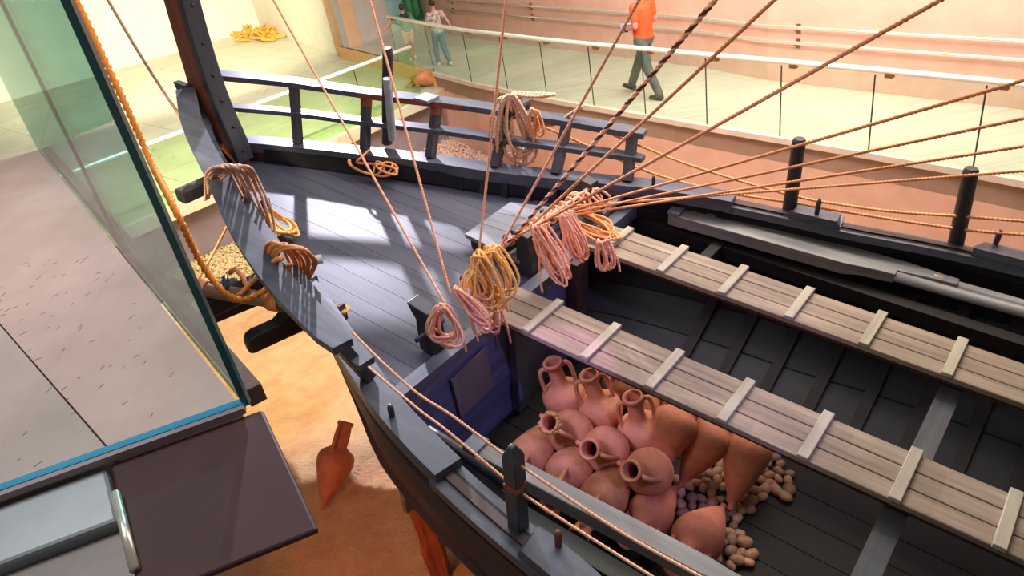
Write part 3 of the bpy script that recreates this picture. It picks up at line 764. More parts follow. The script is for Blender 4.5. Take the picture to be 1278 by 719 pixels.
ship.part('pale_board', quad_boards(q2, 1, .04), M['hatch'])
# bulkhead below the deck edge
mb = MB(); z = -.16; k = 0
while z > -1.25:
    h = .18 + .03 * math.sin(k * 1.7); mb.box(-.42, -.37, -1.42, .98, z - h + .004, z); z -= h; k += 1
ship.part('bulkhead', mb, M['bulk'])
ship.part('bulkhead_post', MB().box(-.36, -.24, .82, 1.0, -1.2, -.05), M['hull'])
ship.part('bulkhead_post', MB().box(-.36, -.28, -.05, .1, -1.2, -.16), M['bulk'])
c1_, c2_, c3_, c4_ = [PA(*q, -.35) for q in ((561, 474), (604, 433), (612, 482), (573, 520))]
ship.part('bulkhead_patch', MB().hexa([c1_, c2_, c3_, c4_], [v + V(.025, 0, 0) for v in (c1_, c2_, c3_, c4_)]), M['bulkpatch'], label='brown square board fixed on the bulkhead')
# hold ceiling planking (inner floor)
mb = MB(); b_ = CL - 1.5; k = 0
while b_ < CL + 1.45:
    w = .26; z = -1.22
    if not (1.0 < 0): mb.box(-.42, 5.2, b_ + .004, b_ + w - .004, z - .05, z)
    b_ += w; k += 1
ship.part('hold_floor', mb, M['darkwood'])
for a in frange(.6, 5.0, 11):
    for sgn in (-1, 1):
        mb = MB()
        pts_ = [hullpt(a, t, sgn, .10) for t in frange(.2, .8, 8)]
        mb.sweep(None, [[p_ + V(-.05, 0, 0), p_ + V(.05, 0, 0), p_ + V(.05, -sgn * .08, 0), p_ + V(-.05, -sgn * .08, 0)] for p_ in pts_])
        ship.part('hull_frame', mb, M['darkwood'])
for sgn in (-1, 1):
    mb = MB(); A2 = frange(-4.35, 5.2, 44)
    for k in range(8):
        t0, t1 = .01 + k * .11, .01 + (k + 1) * .11 - .006
        mb.sweep(None, [[hullpt(a, t0, sgn, .065), hullpt(a, t1, sgn, .065), hullpt(a, t1, sgn, .09), hullpt(a, t0, sgn, .09)] for a in A2])
    ship.part('hull_shade_lining', mb, M['shade_black'])  # dark sheets added so the lit inner hull faces read as shade
# deck beams crossing the hold
for a, mat in ((2.76, 'darkwood_x'), (4.15, 'darkwood_x')):
    ship.part('cross_beam', MB().box(a - .07, a + .07, CL - hw(a, .1) + .05, 1.45, -.30, -.16), M[mat])
ship.part('cross_beam', MB().box(.5, .6, CL + 1.35, CL + 1.85, -.30, -.16), M['darkwood'])
for sgn in (-1, 1):
    y = CL + sgn * 1.72
    ship.part('side_shelf', MB().box(-.35, 5.2, min(y, y + sgn * .12), max(y, y + sgn * .12), -.30, -.18), M['darkwood'])
# pale board and pinkish knee at the near end of the bulkhead
kp = [PS(502, 512, -.2), PS(536, 476, -.2)]
ship.part('deck_knee', MB().bar(kp[0], kp[1], .1, .06), M['hatch'])
# bent spar near the far gangway
ship.part('short_spar', MB().bar(PS(752, 268, .0), PS(786, 234, .15), .05, .04), M['hatch'])
# far rail: capped post with a grey round bar in front, both outside the rail
p = PB(483, 178, CL + 1.02); pt = PB(483, 60, CL + 1.02)
ship.part('oar_post', MB().tube([p, pt - V(0, 0, .05), pt], [.06, .056, .045], 16), M['blackwood'], smooth=False)
ship.part('grey_bar', MB().tube([PB(483, 98, CL + .84), PB(490, 174, CL + .84)], .042, 16), M['spar'], smooth=False, label='grey round bar leaning on the far rail')
ship.part('white_chock', MB().box(-2.75, -2.55, CL + 1.18, CL + 1.36, interp(cT, -2.6), interp(cT, -2.6) + .03), M['hatch'])
# pale plank lying against the inner bulwark with a rope round it
pk0, pk1 = PS(423, 198, .12), PS(510, 208, .10)
ship.part('bulwark_cleat', MB().bar(pk0, pk1, .05, .04), M['hatch'])
# round block on the far rail carrying the big coil
rb = PB(638, 139, 1.80)
ship.part('coil_peg', MB().tube([rb + V(.0, .25, .0), rb + V(0, -.08, .0)], .062, 16), M['blackwood'], smooth=False)
# supporting prop on the sand
pr0 = P(549, 712, -5.45); pr1 = P(545, 605, -4.75)
topw = V(*pr0); 
mb = MB(); rings = []
for i in range(9):
    f = i / 8; c = Vector((pr0.x + .02 * f, pr0.y + .0 * f, -5.75 + 1.35 * f)); s_ = .09 + .01 * math.sin(i * 2.1)
    rings.append([c + Vector((x * s_, y * s_, 0)) for x, y in ((-1, -.9), (-.3, -1.05), (.9, -1), (1.05, .2), (.9, 1), (-.2, 1.05), (-1, .8), (-1.05, 0))])
solo('hull_prop', MB().sweep(None, rings), M['prop'], 'rough upright timber prop standing in the sand under the hull', 'prop')

# ------------------------------------------------------------------ gangways
def gangway(label, b0, b1, a0, a1, first, step):
    t = Thing('gangway', label, 'gangway', SHIP, (a0, (b0 + b1) / 2, -.12), 'plank gangways over the hold')
    w = (b1 - b0) / 3
    for i in range(3): bevel(t.part('plank', MB().box(a0 + .01 * ((i * 7) % 3), a1, b0 + w * i + .004, b0 + w * (i + 1) - .004, -.045, 0), M['plank']), .004)
    a = first
    while a < a1 - .1:
        q = t.part('batten', MB().box(a - .036, a + .036, b0 - .012, b1 + .015, .0, .036), M['batten']); bevel(q, .004)
        a += step
    for b_ in (b0 + .03, b1 - .06): t.part('bearer', MB().box(a0 + .12, a1, b_, b_ + .05, -.085, -.045), M['hull'])
    return t
gangway('three-plank gangway nearer the amphoras, crossing the hold lengthwise', -.222, .232, -.48, 5.1, -.01, .549)
gangway('three-plank gangway farther from the amphoras, beside the far hull side', 1.075, 1.52, -.42, 5.1, -.12, .565)
# ------------------------------------------------------------------ stowed sweeps
def sweep_oar(label, path, w, d, a_end, shaft_to, c, tie=None):
    # path: (a0,b0)->(a_end,b1) blade, then round shaft on to shaft_to
    (a0, b0), (ax, bx) = path
    t = Thing('sweep_oar', label, 'oar', SHIP, (a0, b0, c - d), 'long oars stowed along the hull')
    dr = V(ax - a0, bx - b0, 0).normalized(); n = V(-dr.y, dr.x, 0); L = (V(ax, bx, 0) - V(a0, b0, 0)).length
    rings = []
    for x, ww, hh in ((0, w, d), (L, w, d), (L + .12, w * .8, d * .8), (L + .28, .1, .1), (L + .4, .09, .09)):
        cc = V(a0, b0, c - hh / 2) + dr * x
        rings.append([cc - n * ww / 2 - V(0, 0, hh / 2), cc + n * ww / 2 - V(0, 0, hh / 2), cc + n * ww / 2 + V(0, 0, hh / 2), cc - n * ww / 2 + V(0, 0, hh / 2)])
    bevel(t.part('blade', MB().sweep(None, rings), M['oar']), .008, 2)
    p = V(a0, b0, c - .05) + dr * (L + .35); q = V(a0, b0, c - .05) + dr * shaft_to
    t.part('shaft', MB().tube([p, q], .045, 14), M['oar'], smooth=True)
    if tie is not None:
        cc = V(a0, b0, c - .05) + dr * tie; t.part('binding', MB().tube([cc - dr * .035, cc + dr * .035], .052, 14), M['rope_o'], smooth=True)
    if tie != 0:
        e = V(a0, b0, c) + dr * .05; t.part('end_block', MB().bar(e - dr * .06 + V(0, 0, .012), e + dr * .06 + V(0, 0, .012), w * 1.06, .028), M['hatch'])
    return t
sweep_oar('long grey oar on the far side, inner of the two', ((.02, 2.07), (1.66, 2.16)), .17, .12, 0, 5.0, .0)
sweep_oar('long grey oar on the far side, outer one with an orange binding', ((.30, 2.27), (2.1, 2.33)), .17, .12, 0, 4.7, -.02, 2.05)
sweep_oar('long grey oar stowed beside the near gunwale, blade over the amphoras', ((.38, -1.34), (2.05, -1.26)), .13, .12, 0, 4.8, .0)
mb = MB().tube([PS(535, 536, -.02), PS(548, 546, -.03), PS(560, 553, -.04), PS(640, 610, -.05)], [.03, .042, .042, .04], 14)
solo('round_log', mb, M['blackwood'], 'black round-ended pole lying inside the near gunwale', 'pole', SHIP, smooth=True)
mb = MB().bar(V(.2, -1.52, -.16), V(4.9, -1.46, -.16), .12, .06)
solo('side_plank', mb, mottled('green_black_plank', '#30342f', '#40443c', .6, 9, .2), 'dark greenish plank lying between the near gunwale and the oar', 'plank', SHIP)
# ================================================================== ROPES
def wv2s(v): return Vector((v.dot(EU), v.dot(EV), v.dot(EW)))
CAMR = wv2s(Vector((Xc.x, Yc.x, UPc.x)))
CAMF = wv2s(Vector((Xc.z, Yc.z, UPc.z)))
CAMP = w2s(Vector((0, 0, 0)))
CAMD = wv2s(Vector((Xc.y, Yc.y, UPc.y)))            # image-down direction
def rope_thing(name, pts, r, mat, label, cat='rope', group=None, frame=SHIP, **k):
    mb = MB().rope(pts, r, **k); return solo(name, mb, mat, label, cat, frame, group, smooth=True)
def line(p, q, sag=.02, ext=1.25, n=24):
    q2 = p + (q - p) * ext; L = (q2 - p).length
    return [p.lerp(q2, i / n) + DOWN * sag * L * 4 * (i / n) * (1 - i / n) for i in range(n + 1)]
GR = 'running ropes fanning up from the belaying rail'
def rig(px0, py0, c0, px1, py1, b1, r, mat, label, sag=.002, ext=1.9, **k):
    p = PS(px0, py0, c0); q = PB(px1, py1, b1)
    mid_ = k.pop('mids', [])
    rope_thing('rigging_rope', line(p, q, sag, ext), r, mat, label, group=GR, **k)
rig(556, 380, .22, 342, 0, .32, .0105, M['rope_p'], 'leftmost thin pink rope rising from the horned black bitt to the upper left')
rig(562, 366, .2, 462, 0, .32, .0105, M['rope_p'], 'thin pink rope rising just right of the leftmost deck rope, crossing the grey bar')
rig(597, 320, .25, 631, 0, .32, .0105, M['rope_p'], 'nearly upright pink rope rising past the big coil on the far rail')
rig(622, 312, .25, 796, 0, .32, .0105, M['rope_p'], 'pale orange rope leaning right, crossing the man in the orange shirt')
rig(640, 302, .25, 963, 0, .32, .0115, M['rope_o'], 'orange rope leaning right, next after the two-coloured twisted rope')
rig(625, 306, .27, 1167, 0, .32, .0115, M['rope_o'], 'orange rope running to the top right, lowest of those leaving the top edge')
rig(700, 266, .28, 1278, 97, .9, .011, M['rope_o'], 'topmost orange rope leaving by the right edge')
rig(702, 268, .27, 1278, 145, 1.2, .0105, M['rope_o'], 'second orange rope from the top leaving by the right edge')
rig(690, 272, .26, 1278, 180, 1.5, .0105, M['rope_o'], 'third orange rope from the top leaving by the right edge')
rig(705, 258, .27, 1278, 211, 1.9, .0105, M['rope_o'], 'flattest orange rope running from the belaying rail past both round posts')
# two-coloured twisted rope
p = PS(632, 306, .3); q = PB(890, 0, .32)
solo('twisted_rope', MB().tube(line(p, q, .002, 1.9), .0155, 9, 3, .13, mifun=lambda i: 1 if i in (7, 8, 0, 1) else 0, amp=.28), [M['rope_p'], M['rope_d']], 'thick rope twisted from brown and pale strands rising to the top edge', 'rope', SHIP, smooth=True)
# bundle lashed along the belaying rail
mb = MB()
for k in range(4):
    r_ = random.Random(k); pp = []
    for i in range(9):
        f = i / 8; px, py = 612 + (722 - 612) * f, 316 + (246 - 316) * f
        pp.append(PS(px, py, .24 + .05 * math.sin(f * 9 + k * 1.7)) + V(r_.uniform(-.02, .02), .03 * math.cos(f * 8 + k * 1.6), 0))
    mb.rope(spline(pp, 5), .015)
for i in range(9):
    f = i / 8.5; c = PS(645 + 70 * f, 297 - 44 * f, .24); ring = [c + V(.055 * math.cos(x), .02 * x / 6, .07 * math.sin(x)) for x in frange(0, 2 * PI, 14)]
    mb.rope(ring, .012)
solo('rope_lashing', mb, M['rope_p'], 'bundle of tan ropes wound tightly along the belaying rail', 'rope', SHIP, smooth=True)
# far rail hand ropes
def viaB(l): return spline([PB(px, py, b) for px, py, b in l], 8)
rope_thing('rail_rope', viaB([(650, 150, 2.12), (705, 146, 2.2), (782, 175, 2.25), (867, 208, 2.3), (985, 243, 2.47), (1060, 257, 2.5), (1125, 265, 2.52), (1200, 270, 2.6), (1278, 276, 2.66), (1360, 280, 2.7)]), .013, M['rope_o'], 'upper of two slack orange ropes strung between the far round posts', group=None)
rope_thing('rail_rope', viaB([(655, 152, 2.12), (690, 163, 2.15), (747, 188, 2.2), (817, 217, 2.25), (900, 239, 2.35), (988, 253, 2.47), (1058, 265, 2.5), (1191, 285, 2.6), (1278, 293, 2.66), (1360, 297, 2.7)]), .013, M['rope_o'], 'lower of two slack orange ropes strung between the far round posts')
rope_thing('rail_rope', spline([PB(440, 415, -1.60), PB(473, 448, -1.66), PB(520, 490, -1.7), PB(563, 518, -1.72), PB(623, 563, -1.74), PB(648, 580, -1.75), PB(765, 658, -1.8), PB(873, 719, -1.85), PB(960, 765, -1.88)], 8), .008, M['rope_p'], 'upper of two thin ropes along the near gunwale, tied to the top rail end')
rope_thing('rail_rope', spline([PB(460, 458, -1.60), PB(520, 509, -1.68), PB(557, 537, -1.72), PB(630, 598, -1.74), PB(653, 617, -1.75), PB(740, 673, -1.8), PB(813, 719, -1.85), PB(880, 760, -1.88)], 8), .008, M['rope_p'], 'lower of two thin ropes along the near gunwale, tied to the middle rail end')
# thick orange rope in front, thin dark one behind it
p0 = PB(298, 374, -1.55); 
def at_depth(px, py, d):
    r = ray(px, py); return w2s(r * (d / r.dot(FWD)))
dE_ = (S2W(p0)).dot(FWD)
pts_ = spline([at_depth(px, py, d) for px, py, d in ((60, -60, 5.4), (95, 0, 5.5), (128, 70, 5.6), (160, 138, 5.7), (190, 205, 5.8), (218, 260, dE_ - .5), (245, 318, dE_ - .25), (272, 358, dE_ - .1), (298, 374, dE_), (325, 366, dE_ + .05), (345, 348, dE_ + .1), (362, 330, dE_ + .05))], 8)
rope_thing('steering_rope', pts_, .024, M['rope_b'], 'thick bright orange twisted rope in front, hanging down to the steering pole', pitch=.17, amp=.26)
p = PB(268, 208, -.35)
pts_ = spline([at_depth(105, -50, 8.2), at_depth(135, 0, 8.1), at_depth(175, 68, 8.0), at_depth(225, 145, 7.9), at_depth(272, 212, 7.8), at_depth(290, 240, 7.75)], 10)
rope_thing('stay_rope', pts_, .017, M['rope_t'], 'thin brown rope rising to the upper left from the tan coil on the near rail', pitch=.11)

# hanks
def hank(name, label, tops, L, w, n, r, mat, seed, yaw=35, drift=0, group='coiled rope hanks on the belaying rail', down=None, tail=True, spread=.03, flat=None):
    rr = random.Random(seed); mb_pts = []; down = down or DOWN
    for i in range(n):
        T = tops[0].lerp(tops[-1], (i + .5) / n) + V(rr.uniform(-spread, spread), rr.uniform(-spread, spread), rr.uniform(-.015, .015))
        Li = L * rr.uniform(.72, 1.03); wi = w * rr.uniform(.55, 1.05)
        ya = math.radians(rr.uniform(-yaw, yaw))
        side = flat or CAMR; fw = down.cross(side).normalized()
        sd = (side * math.cos(ya) + fw * math.sin(ya)).normalized()
        dn = (down + side * (drift + rr.uniform(-.08, .08)) + fw * rr.uniform(-.07, .07)).normalized()
        m = 16
        for k in range(m):
            th = 2 * PI * k / m
            x = wi * .5 * math.sin(th) * (.35 + .75 * (1 - math.cos(th)) / 2); y = Li * (1 - math.cos(th)) / 2
            mb_pts.append(T + sd * x + dn * y + fw * rr.uniform(-.008, .008))
    if tail:
        T = mb_pts[-1]; sg = rr.choice((-1, 1)); mb_pts += [T + down * L * .4 + CAMR * .04 * sg, T + down * L * .8 + CAMR * .07 * sg, T + down * L * 1.12 + CAMR * .075 * sg]
    return rope_thing(name, spline(mb_pts, 4), r, mat, label, 'rope coil', group)
hank('rope_coil', 'pink orange rope coil looped round the horned black bitt', [PA(548, 384, -.32), PA(560, 384, -.32)], .36, .34, 9, .0100, M['rope_p'], 1, spread=.03, drift=-.12)
hank('rope_coil', 'pink rope coil hanging between the horned bitt and the golden coil', [PA(563, 360, -.30), PA(574, 360, -.30)], .42, .17, 10, .0100, M['rope_p'], 2, drift=.55, spread=.03)
hank('rope_coil', 'pink rope coil hanging lowest behind the golden coil', [PA(592, 352, -.31), PA(608, 350, -.31)], .52, .18, 9, .0100, M['rope_p'], 3, drift=.0)
hank('rope_coil', 'golden yellow rope coil bunched over the end of the nearer gangway', [PA(598, 316, -.27), PA(618, 308, -.27)], .50, .32, 15, .0100, M['rope_g'], 4, spread=.05)
hank('rope_coil', 'small golden loop hung left of the golden coil', [PA(585, 340, -.29), PA(600, 332, -.29)], .30, .22, 6, .0105, M['rope_g'], 14, drift=-.1, spread=.03)
hank('rope_coil', 'left one of the two pink hanks hanging in front of the bulkhead', [PA(665, 284, -.29), PA(677, 280, -.29)], .58, .18, 12, .0100, M['rope_p'], 5, drift=.30)
hank('rope_coil', 'right one of the two pink hanks hanging in front of the bulkhead', [PA(699, 270, -.27), PA(712, 263, -.27)], .52, .16, 12, .0100, M['rope_p'], 6, drift=.22)
fl = V(1, .05, 0)
def ground_hank(name, label, px0, py0, px1, py1, c, wpx, n, r, mat, seed, group=None):
    rr = random.Random(seed); P0, P1 = PS(px0, py0, c), PS(px1, py1, c); d = P1 - P0; s_ = V(-d.y, d.x, 0).normalized(); w = wpx / pxm(P0); pts = []
    for i in range(n):
        e = rr.uniform(.8, 1.05); ws = w * rr.uniform(.5, 1.05); of = rr.uniform(-.25, .25) * w
        for k in range(14):
            th = 2 * PI * k / 14; x = (1 - math.cos(th)) / 2 * e
            pts.append(P0 + d * x + s_ * (ws * .5 * math.sin(th) * (.5 + .6 * x) + of * x) + V(0, 0, .012 + .011 * ((i * 5) % n) * (.5 + .5 * math.sin(th * 2 + i)) + rr.uniform(0, .01)))
    return rope_thing(name, spline(pts, 4), r, mat, label, 'rope coil', group)
ground_hank('rope_coil', 'orange pink rope hank lying flat on the start of the farther gangway', 700, 262, 771, 303, .02, 40, 8, .013, M['rope_o'], 7)
hank('rope_coil', 'pink rope coil wrapped over the far bitt beyond the lashing', [PS(712, 246, .25), PS(742, 238, .25)], .24, .34, 9, .012, M['rope_p'], 8, yaw=60, spread=.06, drift=.3)
hank('rope_coil', 'short pink rope loop hanging below the farther gangway', [PA(748, 300, .05), PA(760, 300, .05)], .30, .15, 6, .011, M['rope_p'], 9)
hank('rope_coil', 'large tan rope coil hung over the peg on the far top rail', [PB(624, 122, 1.74), PB(644, 117, 1.78)], .80, .50, 8, .0175, M['rope_t'], 10, yaw=12, group=None, spread=.035)
ground_hank('rope_coil', 'tail of tan rope lying along the far top rail beside the big coil', 640, 120, 690, 122, .72, 14, 3, .017, M['rope_t'], 11)
hank('rope_coil', 'small orange rope knot hung right of the big coil on the far rail', [PB(662, 136, 1.82), PB(668, 138, 1.84)], .32, .14, 3, .013, M['rope_o'], 12, group=None)
rope_thing('rail_rope', viaB([(662, 146, 2.0), (680, 156, 2.0), (697, 153, 2.05), (712, 142, 2.1), (727, 133, 2.12)]), .017, M['rope_t'], 'short tan rope slung along the far rail right of the big coil')
# tan rope draped over the near rail
mb = MB(); rr = random.Random(4)
for i in range(9):
    o_ = i * 3.8
    l = [(258 + o_ * .3, 250 - i * 2, .52), (258 + o_ * .6, 222, .78), (266 + o_, 208, .93), (280 + o_, 209, .94), (292 + o_, 224, .72), (306 + o_ * .9, 252, .46), (322 + o_ * .6, 280, .2), (336 + o_ * .3, 300 + rr.uniform(-4, 4), .05)]
    mb.rope(spline([PS(x + rr.uniform(-2, 2), y + rr.uniform(-2, 2), c) for x, y, c in l], 6), .0135)
solo('rope_coil', mb, M['rope_t'], 'thick tan rope draped over the near top rail beside the sternpost', 'rope coil', SHIP, smooth=True)
# orange rope wound over the near rail
mb = MB()
for i in range(9):
    o_ = i * 4.6
    l = [(330 + o_ * .4, 322 + i * 2, .55), (332 + o_ * .5, 306 + i, .78), (342 + o_, 302 + i, .84), (352 + o_, 310 + i, .76), (362 + o_ * .9, 328, .5), (368 + o_ * .5, 348, .24), (372 + o_ * .35, 362, .06)]
    mb.rope(spline([PS(x + rr.uniform(-1, 1), y + rr.uniform(-1, 1), c) for x, y, c in l], 6), .0125)
mb.rope(spline([PS(*q) for q in ((352, 322, .8), (336, 330, .62), (318, 348, .42), (303, 364, .36), (296, 370, .36))], 7), .02)
mb.rope(spline([PS(*q) for q in ((309, 361, .35), (304, 348, .4), (294, 336, .45), (286, 340, .38))], 7), .02)
solo('rope_coil', mb, M['rope_o'], 'bright orange rope wound over the near top rail above the steering pole', 'rope coil', SHIP, smooth=True)
ground_hank('rope_coil', 'small golden rope knot on the deck beside the tan draped rope', 336, 268, 368, 296, .03, 26, 6, .015, M['rope_g'], 15)
ground_hank('rope_coil', 'small orange ring of rope round the stub behind the near rail', 410, 382, 430, 392, .05, 20, 5, .014, M['rope_g'], 16)
mb = MB()
l = [(462, 186, .12), (452, 196, .1), (446, 203, .03), (470, 205, .03), (492, 210, .03), (494, 218, .0), (478, 214, .0), (470, 206, .03), (488, 203, .04), (496, 212, 0), (480, 220, -.05), (455, 215, -.06), (437, 206, .0), (436, 199, .03), (442, 210, -.04), (470, 218, -.05), (484, 200, .04), (474, 212, 0)]
mb.rope(spline([PS(q[0], q[1], q[2] + .13) for q in l], 7), .013); l = [(466, 216, -.04), (470, 202, .04), (478, 206, .03), (482, 217, -.04), (490, 207, .03), (486, 198, .03)]
mb.rope(spline([PS(q[0], q[1], q[2] + .13) for q in l], 7), .013)
solo('rope_coil', mb, M['rope_o'], 'orange rope tied round the pale cleat under the far rail', 'rope coil', SHIP, smooth=True)
q0 = P(272, 290, -5.2)
rope_thing('mooring_line', line(PB(283, 283, -.55), PB(232, 372, -1.7), .01, 1.0), .012, M['rope_o'], 'thin orange line slanting down behind the steering gear over the gravel')

# ================================================================== AMPHORAS
def amphora_mb():
    prof = [(.018, 0), (.028, .012), (.022, .04), (.035, .07), (.07, .14), (.105, .22), (.14, .31), (.168, .39), (.186, .45), (.193, .50), (.190, .545), (.172, .585), (.14, .612), (.105, .632), (.082, .652), (.072, .68), (.067, .74), (.066, .82), (.070, .86), (.084, .876), (.088, .90), (.078, .912), (.064, .905), (.058, .88), (.054, .82), (.055, .70), (.07, .65), (.13, .59), (.16, .5), (.12, .35), (.03, .15)]
    return MB().lathe(prof, 36)
def handle_mb(sgn):
    pts = spline([V(sgn * .066, 0, .845), V(sgn * .10, 0, .862), V(sgn * .128, 0, .84), V(sgn * .140, 0, .78), V(sgn * .143, 0, .70), V(sgn * .138, 0, .59)], 6)
    return MB().tube(pts, [.019 if 0 < i < len(pts) - 1 else .024 for i in range(len(pts))], 12)
def orient(axis, spin):
    z = axis.normalized(); x = V(1, 0, 0) - z * z.x; x = x.normalized() if x.length > .05 else z.orthogonal().normalized()
    y = z.cross(x); m = Matrix(((x.x, y.x, z.x, 0), (x.y, y.y, z.y, 0), (x.z, y.z, z.z, 0), (0, 0, 0, 1)))
    return m @ Matrix.Rotation(math.radians(spin), 4, 'Z')
proto = Thing('amphora', 'x', 'amphora')
proto.part('body', amphora_mb(), M['terra'], smooth=True)
for s_ in (1, -1): proto.part('handle', handle_mb(s_), M['terra'], smooth=True)
protoB = Thing('amphora', 'x', 'amphora')
bB = protoB.part('body', amphora_mb(), M['terra2'], smooth=True)
for s_ in (1, -1): protoB.part('handle', handle_mb(s_), M['terra2'], smooth=True)
used = set()
def amphora(label, center, c, axis, spin=0, k=.95, frame=SHIP, pr='a'):
    # center pixel of the widest ring at ship height c; axis points from toe to mouth
    src = proto if pr == 'a' else protoB
    if pr not in used: o = src.o; used.add(pr)
    else: o = copy_tree(src.o)
    C = PS(center[0], center[1], c) if frame is SHIP else center
    m = orient(Vector(axis), spin) @ Matrix.Scale(k, 4)
    T = Matrix.Translation(Vector(C)) @ m @ Matrix.Translation(V(0, 0, -.48))
    o.matrix_world = frame @ T; o['label'] = label; o['category'] = 'amphora'; o['group'] = 'terracotta amphoras stacked in the hold'; return o
UPW = -DOWN
A_ = amphora
CAMTO = lambda px, py, c: (CAMP - PS(px, py, c)).normalized()
A_('leftmost standing terracotta amphora against the bulkhead, two looped pink-lit handles', (705, 497), -.74, UPW + V(-.10, -.1, 0), 50)
A_('standing amphora with a tall neck, second from the bulkhead under the gangway edge', (750, 513), -.76, UPW + V(-.12, -.1, 0), 45)
A_('standing amphora in the middle of the pile, lit pink on its shoulder', (800, 540), -.78, UPW + V(-.05, -.1, 0), 42)
cr = A_('amphora facing up left whose mouth is crusted with sea growth', (713, 540), -.74, CAMTO(711, 538, -.6) + V(-.46, -.04, .0), -10)
A_('amphora with an open dark mouth turned up, in the centre of the pile', (757, 561), -.74, CAMTO(755, 558, -.6) + V(-.28, -.20, .0), 0)
A_('amphora with an open dark mouth turned up, nearest the gravel', (811, 589), -.76, CAMTO(809, 586, -.6) + V(-.32, -.20, .0), 0)
A_('shaded amphora at the left end of the pile beside the near oar', (664, 568), -.85, CAMTO(664, 560, -.8) * .5 + V(.1, -1.0, -.35), 80)
A_('amphora with pink-lit handles at the near oar, left of the round red one', (711, 588), -.84, CAMTO(711, 590, -.8) * .6 + V(.1, -1.0, -.3), 85)
A_('round reddish amphora at the near oar, its mouth hidden', (755, 618), -.86, CAMTO(755, 612, -.8) * .3 + V(.0, -1.0, -.3), 85)
def lying(label, cpx, cc, tpx, tc, k=1.0, spin=40, pr='b'):
    C = PS(cpx[0], cpx[1], cc); T = PS(tpx[0], tpx[1], tc); return amphora(label, cpx, cc, C - T, spin, k, pr=pr)
lying('amphora lying with a pink-lit shoulder, toe toward the gravel, right of the middle', (841, 532), -.66, (812, 604), -1.02, .95, 0)
lying('amphora lying with its cone toward the camera, half under the gangway edge', (884, 548), -.78, (849, 605), -1.10, .95, 10)
lying('rightmost amphora, lying alone with its toe among the pebbles', (932, 564), -.82, (911, 635), -1.12, .97, 10)
lying('amphora lying by the near oar with its toe pointing up right', (812, 641), -1.0, (846, 606), -1.12, .92, 0)
lying('amphora lying lowest of the pile by the near oar end, toe at the pebbles', (872, 670), -1.0, (904, 630), -1.12, .98, 0)
A_('amphora mostly hidden behind the standing ones under the gangway', (776, 482), -1.0, UPW + V(.2, .2, 0), 70)
A_('amphora hidden under the gangway, only a pink-lit handle showing', (828, 512), -1.0, UPW + V(.1, .25, 0), 100)
# crust on one mouth
mw = cr.matrix_world.copy(); mb = MB(); rr = random.Random(8)
for i in range(26):
    a = 2 * PI * i / 26; mb.ball((.083 * math.cos(a) + rr.uniform(-.006, .006), .083 * math.sin(a), .895 + rr.uniform(-.02, .015)), rr.uniform(.012, .022), 1, 1, 1, 8, 0, .4, i)
ob = bpy.data.objects.new('crust', mesh('crust', mb, M['crust'], True)); COL.objects.link(ob); ob.parent = cr; fix(ob); ob['label'] = 'knobbly sea growth round the mouth'
# the jar on the sand
Tw, Cw = P(401, 640, -5.42), P(419, 574, -5.06)
ax = (Cw - Tw)
sa = amphora('reddish terracotta amphora half sunk in the sand left of the ship', Tw + ax.normalized() * .50, 0, ax, 78, .98, WORLD, 'b'); del sa['group']
CJ = Tw + ax.normalized() * .5

# ------------------------------------------------------------------ pebbles in the hold
peb = []
for i in range(6):
    mb = MB().ball((0, 0, .02), .052, 1.15, .85, .62, 12, 0, .16, i + 2)
    peb.append(mesh('pebble', mb, M['pebble'][i % 4], True))
    me2 = peb[-1]
poly = [(826, 588), (845, 596), (872, 572), (903, 552), (925, 560), (962, 568), (992, 596), (990, 622), (950, 622), (930, 640), (922, 662), (940, 690), (938, 706), (905, 712), (886, 690), (858, 650), (828, 622)]
def inpoly(x, y, poly):
    c = False
    for i in range(len(poly)):
        (xa, ya), (xb, yb) = poly[i], poly[i - 1]
        if (ya > y) != (yb > y) and x < (xb - xa) * (y - ya) / (yb - ya) + xa: c = not c
    return c
rp = random.Random(9); placed = []; tries = 0
lab = 'small rounded tan river pebble lying in the hold between the amphora toes'
while len(placed) < 210 and tries < 9000:
    tries += 1
    x, y = rp.uniform(820, 1000), rp.uniform(545, 715)
    if not inpoly(x, y, poly): continue
    lay = 0 if len(placed) < 130 else 1
    q = PS(x, y, -1.21)
    z = -1.215 + lay * .05
    if any((q - w_).length < .07 for w_, l_ in placed if l_ == lay): continue
    if lay and not any((q - w_).length < .06 for w_, l_ in placed if l_ == 0): continue
    placed.append((q, lay))
    o = bpy.data.objects.new('pebble', peb[rp.randrange(6)]); COL.objects.link(o)
    o.matrix_world = SHIP @ Matrix.Translation(V(q.x, q.y, z)) @ Matrix.Rotation(rp.uniform(0, 6.28), 4, 'Z') @ Matrix.Rotation(rp.uniform(-.3, .3), 4, 'X') @ Matrix.Scale(rp.uniform(.75, 1.15), 4)
    setp(o, lab, 'pebble', 'pebbles in the hold')

